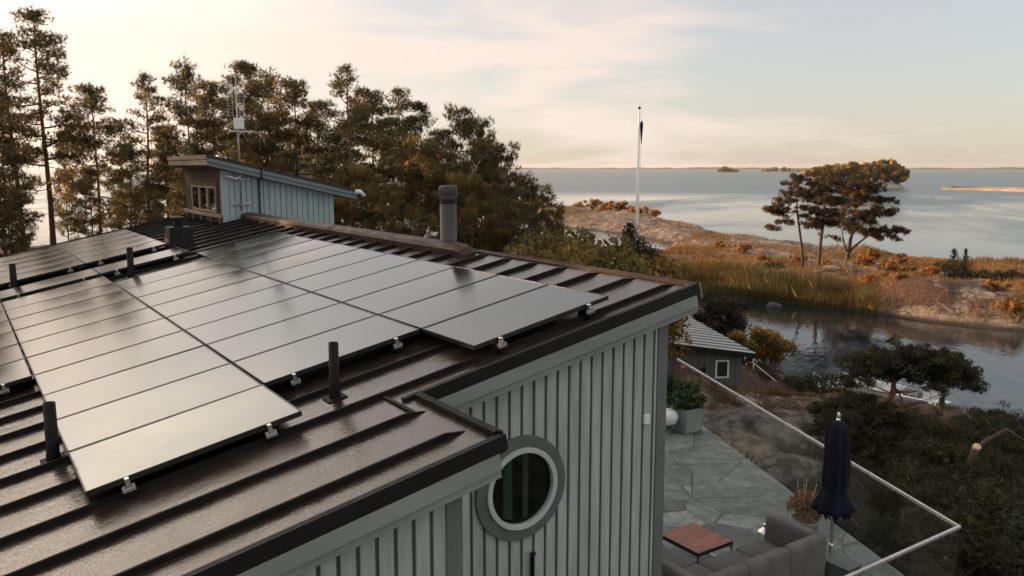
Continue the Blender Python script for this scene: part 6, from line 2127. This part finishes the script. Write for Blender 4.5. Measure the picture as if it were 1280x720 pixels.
def mrange(src, a, b_, c, d):
    m = N(nt, 'ShaderNodeMapRange')
    setin(m, From_Min=a, From_Max=b_, To_Min=c, To_Max=d)
    nt.links.new(src, m.inputs['Value'])
    return m.outputs[0]


def math2(op, a, b_):
    m = N(nt, 'ShaderNodeMath', operation=op)
    for i, s in enumerate((a, b_)):
        if isinstance(s, (int, float)):
            m.inputs[i].default_value = s
        else:
            nt.links.new(s, m.inputs[i])
    return m.outputs[0]


veil = math2('ADD', mrange(n1, 0.38, 0.62, -0.40, 0.50), mrange(toward, -0.35, 0.8, 0.06, 0.80))
veil = math2('ADD', veil, mrange(elev, 0.0, 0.35, 0.30, 0.0))
high = math2('MAXIMUM', mrange(elev, 0.24, 0.60, 0.0, 0.70), mrange(toward, -0.25, -0.75, 0.0, 0.75))  # veil thickened overhead and behind the view, added as fill light
veil = math2('MAXIMUM', veil, high)
veil_n = N(nt, 'ShaderNodeClamp')
setin(veil_n, Min=0.50, Max=0.95)
nt.links.new(veil, veil_n.inputs['Value'])
warm = ramp(nt, mrange(toward, -0.5, 0.9, 0.0, 1.0), [(0.0, (0.53, 0.48, 0.44)), (0.31, (0.53, 0.45, 0.405)), (0.69, (0.59, 0.495, 0.435)), (0.96, (0.74, 0.605, 0.51)), (1.0, (0.82, 0.65, 0.50))])
bg2 = N(nt, 'ShaderNodeBackground')
top_mix = N(nt, 'ShaderNodeMix', data_type='RGBA')
nt.links.new(mrange(elev, 0.22, 0.50, 0.0, 1.0), top_mix.inputs['Factor'])
nt.links.new(warm, top_mix.inputs['A'])
top_mix.inputs['B'].default_value = (0.62, 0.575, 0.515, 1)
nt.links.new(top_mix.outputs['Result'], bg2.inputs['Color'])
bg2.inputs['Strength'].default_value = 1.0
ms = N(nt, 'ShaderNodeMixShader')
nt.links.new(veil_n.outputs[0], ms.inputs['Fac'])
nt.links.new(bg.outputs[0], ms.inputs[1])
nt.links.new(bg2.outputs[0], ms.inputs[2])
glow_d = math2('POWER', math2('MAXIMUM', dot(tuple(sun_dir)), 0.0), 9.0)
bg3 = N(nt, 'ShaderNodeBackground')
bg3.inputs['Color'].default_value = (1.0, 0.68, 0.48, 1)
nt.links.new(math2('MULTIPLY', glow_d, 1.5), bg3.inputs['Strength'])
# added sky glow out of view above the wood, to brighten the panel reflections
lobe_dir = Vector(tuple(math.cos(math.radians(-36)) * H_ + math.sin(math.radians(-36)) * R_)) * math.cos(math.radians(25)) + Vector((0, 0, math.sin(math.radians(25))))
bank = math2('POWER', math2('MAXIMUM', dot(tuple(lobe_dir)), 0.0), 18.0)
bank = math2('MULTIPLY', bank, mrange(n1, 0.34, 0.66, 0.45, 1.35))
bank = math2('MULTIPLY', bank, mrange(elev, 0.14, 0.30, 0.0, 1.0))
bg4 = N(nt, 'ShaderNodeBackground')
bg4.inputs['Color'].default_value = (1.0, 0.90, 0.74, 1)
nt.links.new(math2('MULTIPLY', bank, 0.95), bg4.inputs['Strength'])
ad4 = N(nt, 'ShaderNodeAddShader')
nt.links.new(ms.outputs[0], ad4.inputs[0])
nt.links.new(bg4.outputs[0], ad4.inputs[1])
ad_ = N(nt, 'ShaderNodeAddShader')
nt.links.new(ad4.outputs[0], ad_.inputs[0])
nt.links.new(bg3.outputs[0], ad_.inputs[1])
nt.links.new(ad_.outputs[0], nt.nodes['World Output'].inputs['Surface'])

# the evening air: a thin haze that greys the far coast
hm = bpy.data.materials.new('haze')
hm.use_nodes = True
hn = hm.node_tree
hn.nodes.remove(hn.nodes['Principled BSDF'])
pv = hn.nodes.new('ShaderNodeVolumePrincipled')
pv.inputs['Color'].default_value = (0.92, 0.90, 0.88, 1)
pv.inputs['Density'].default_value = 0.00004
pv.inputs['Anisotropy'].default_value = 0.3
hn.links.new(pv.outputs[0], hn.nodes['Material Output'].inputs['Volume'])
MATS['haze'] = hm
mb = MB(); mb.box(-11000, 11000, -11000, 11000, -4.2, 60.0)
tag(mb.build('haze', 'haze'), kind='stuff')

cam = bpy.data.cameras.new('camera')
cam.lens = 29.27483
cam.sensor_width = 36.0
cam.clip_start = 0.1
cam.clip_end = 40000.0
cob = bpy.data.objects.new('camera', cam)
COL.objects.link(cob)
fw = Vector((0.55414417, 0.82008907, -0.14275208))
up = Vector((0.07992377, 0.11828079, 0.98975848))
rt_ = Vector((0.82857494, -0.55987817, 0.0))
m3 = Matrix((rt_, up, -fw)).transposed()
cob.matrix_world = Matrix.Translation((0, 0, CAMZ)) @ m3.to_4x4()
scene.camera = cob

vs_ = scene.view_settings
vs_.view_transform = 'Standard'
vs_.look = 'None'
vs_.gamma = 1.0
vs_.exposure = 0.80
scene.cycles.use_denoising = True
scene.cycles.max_bounces = 8
scene.cycles.transparent_max_bounces = 12
scene.cycles.use_adaptive_sampling = True
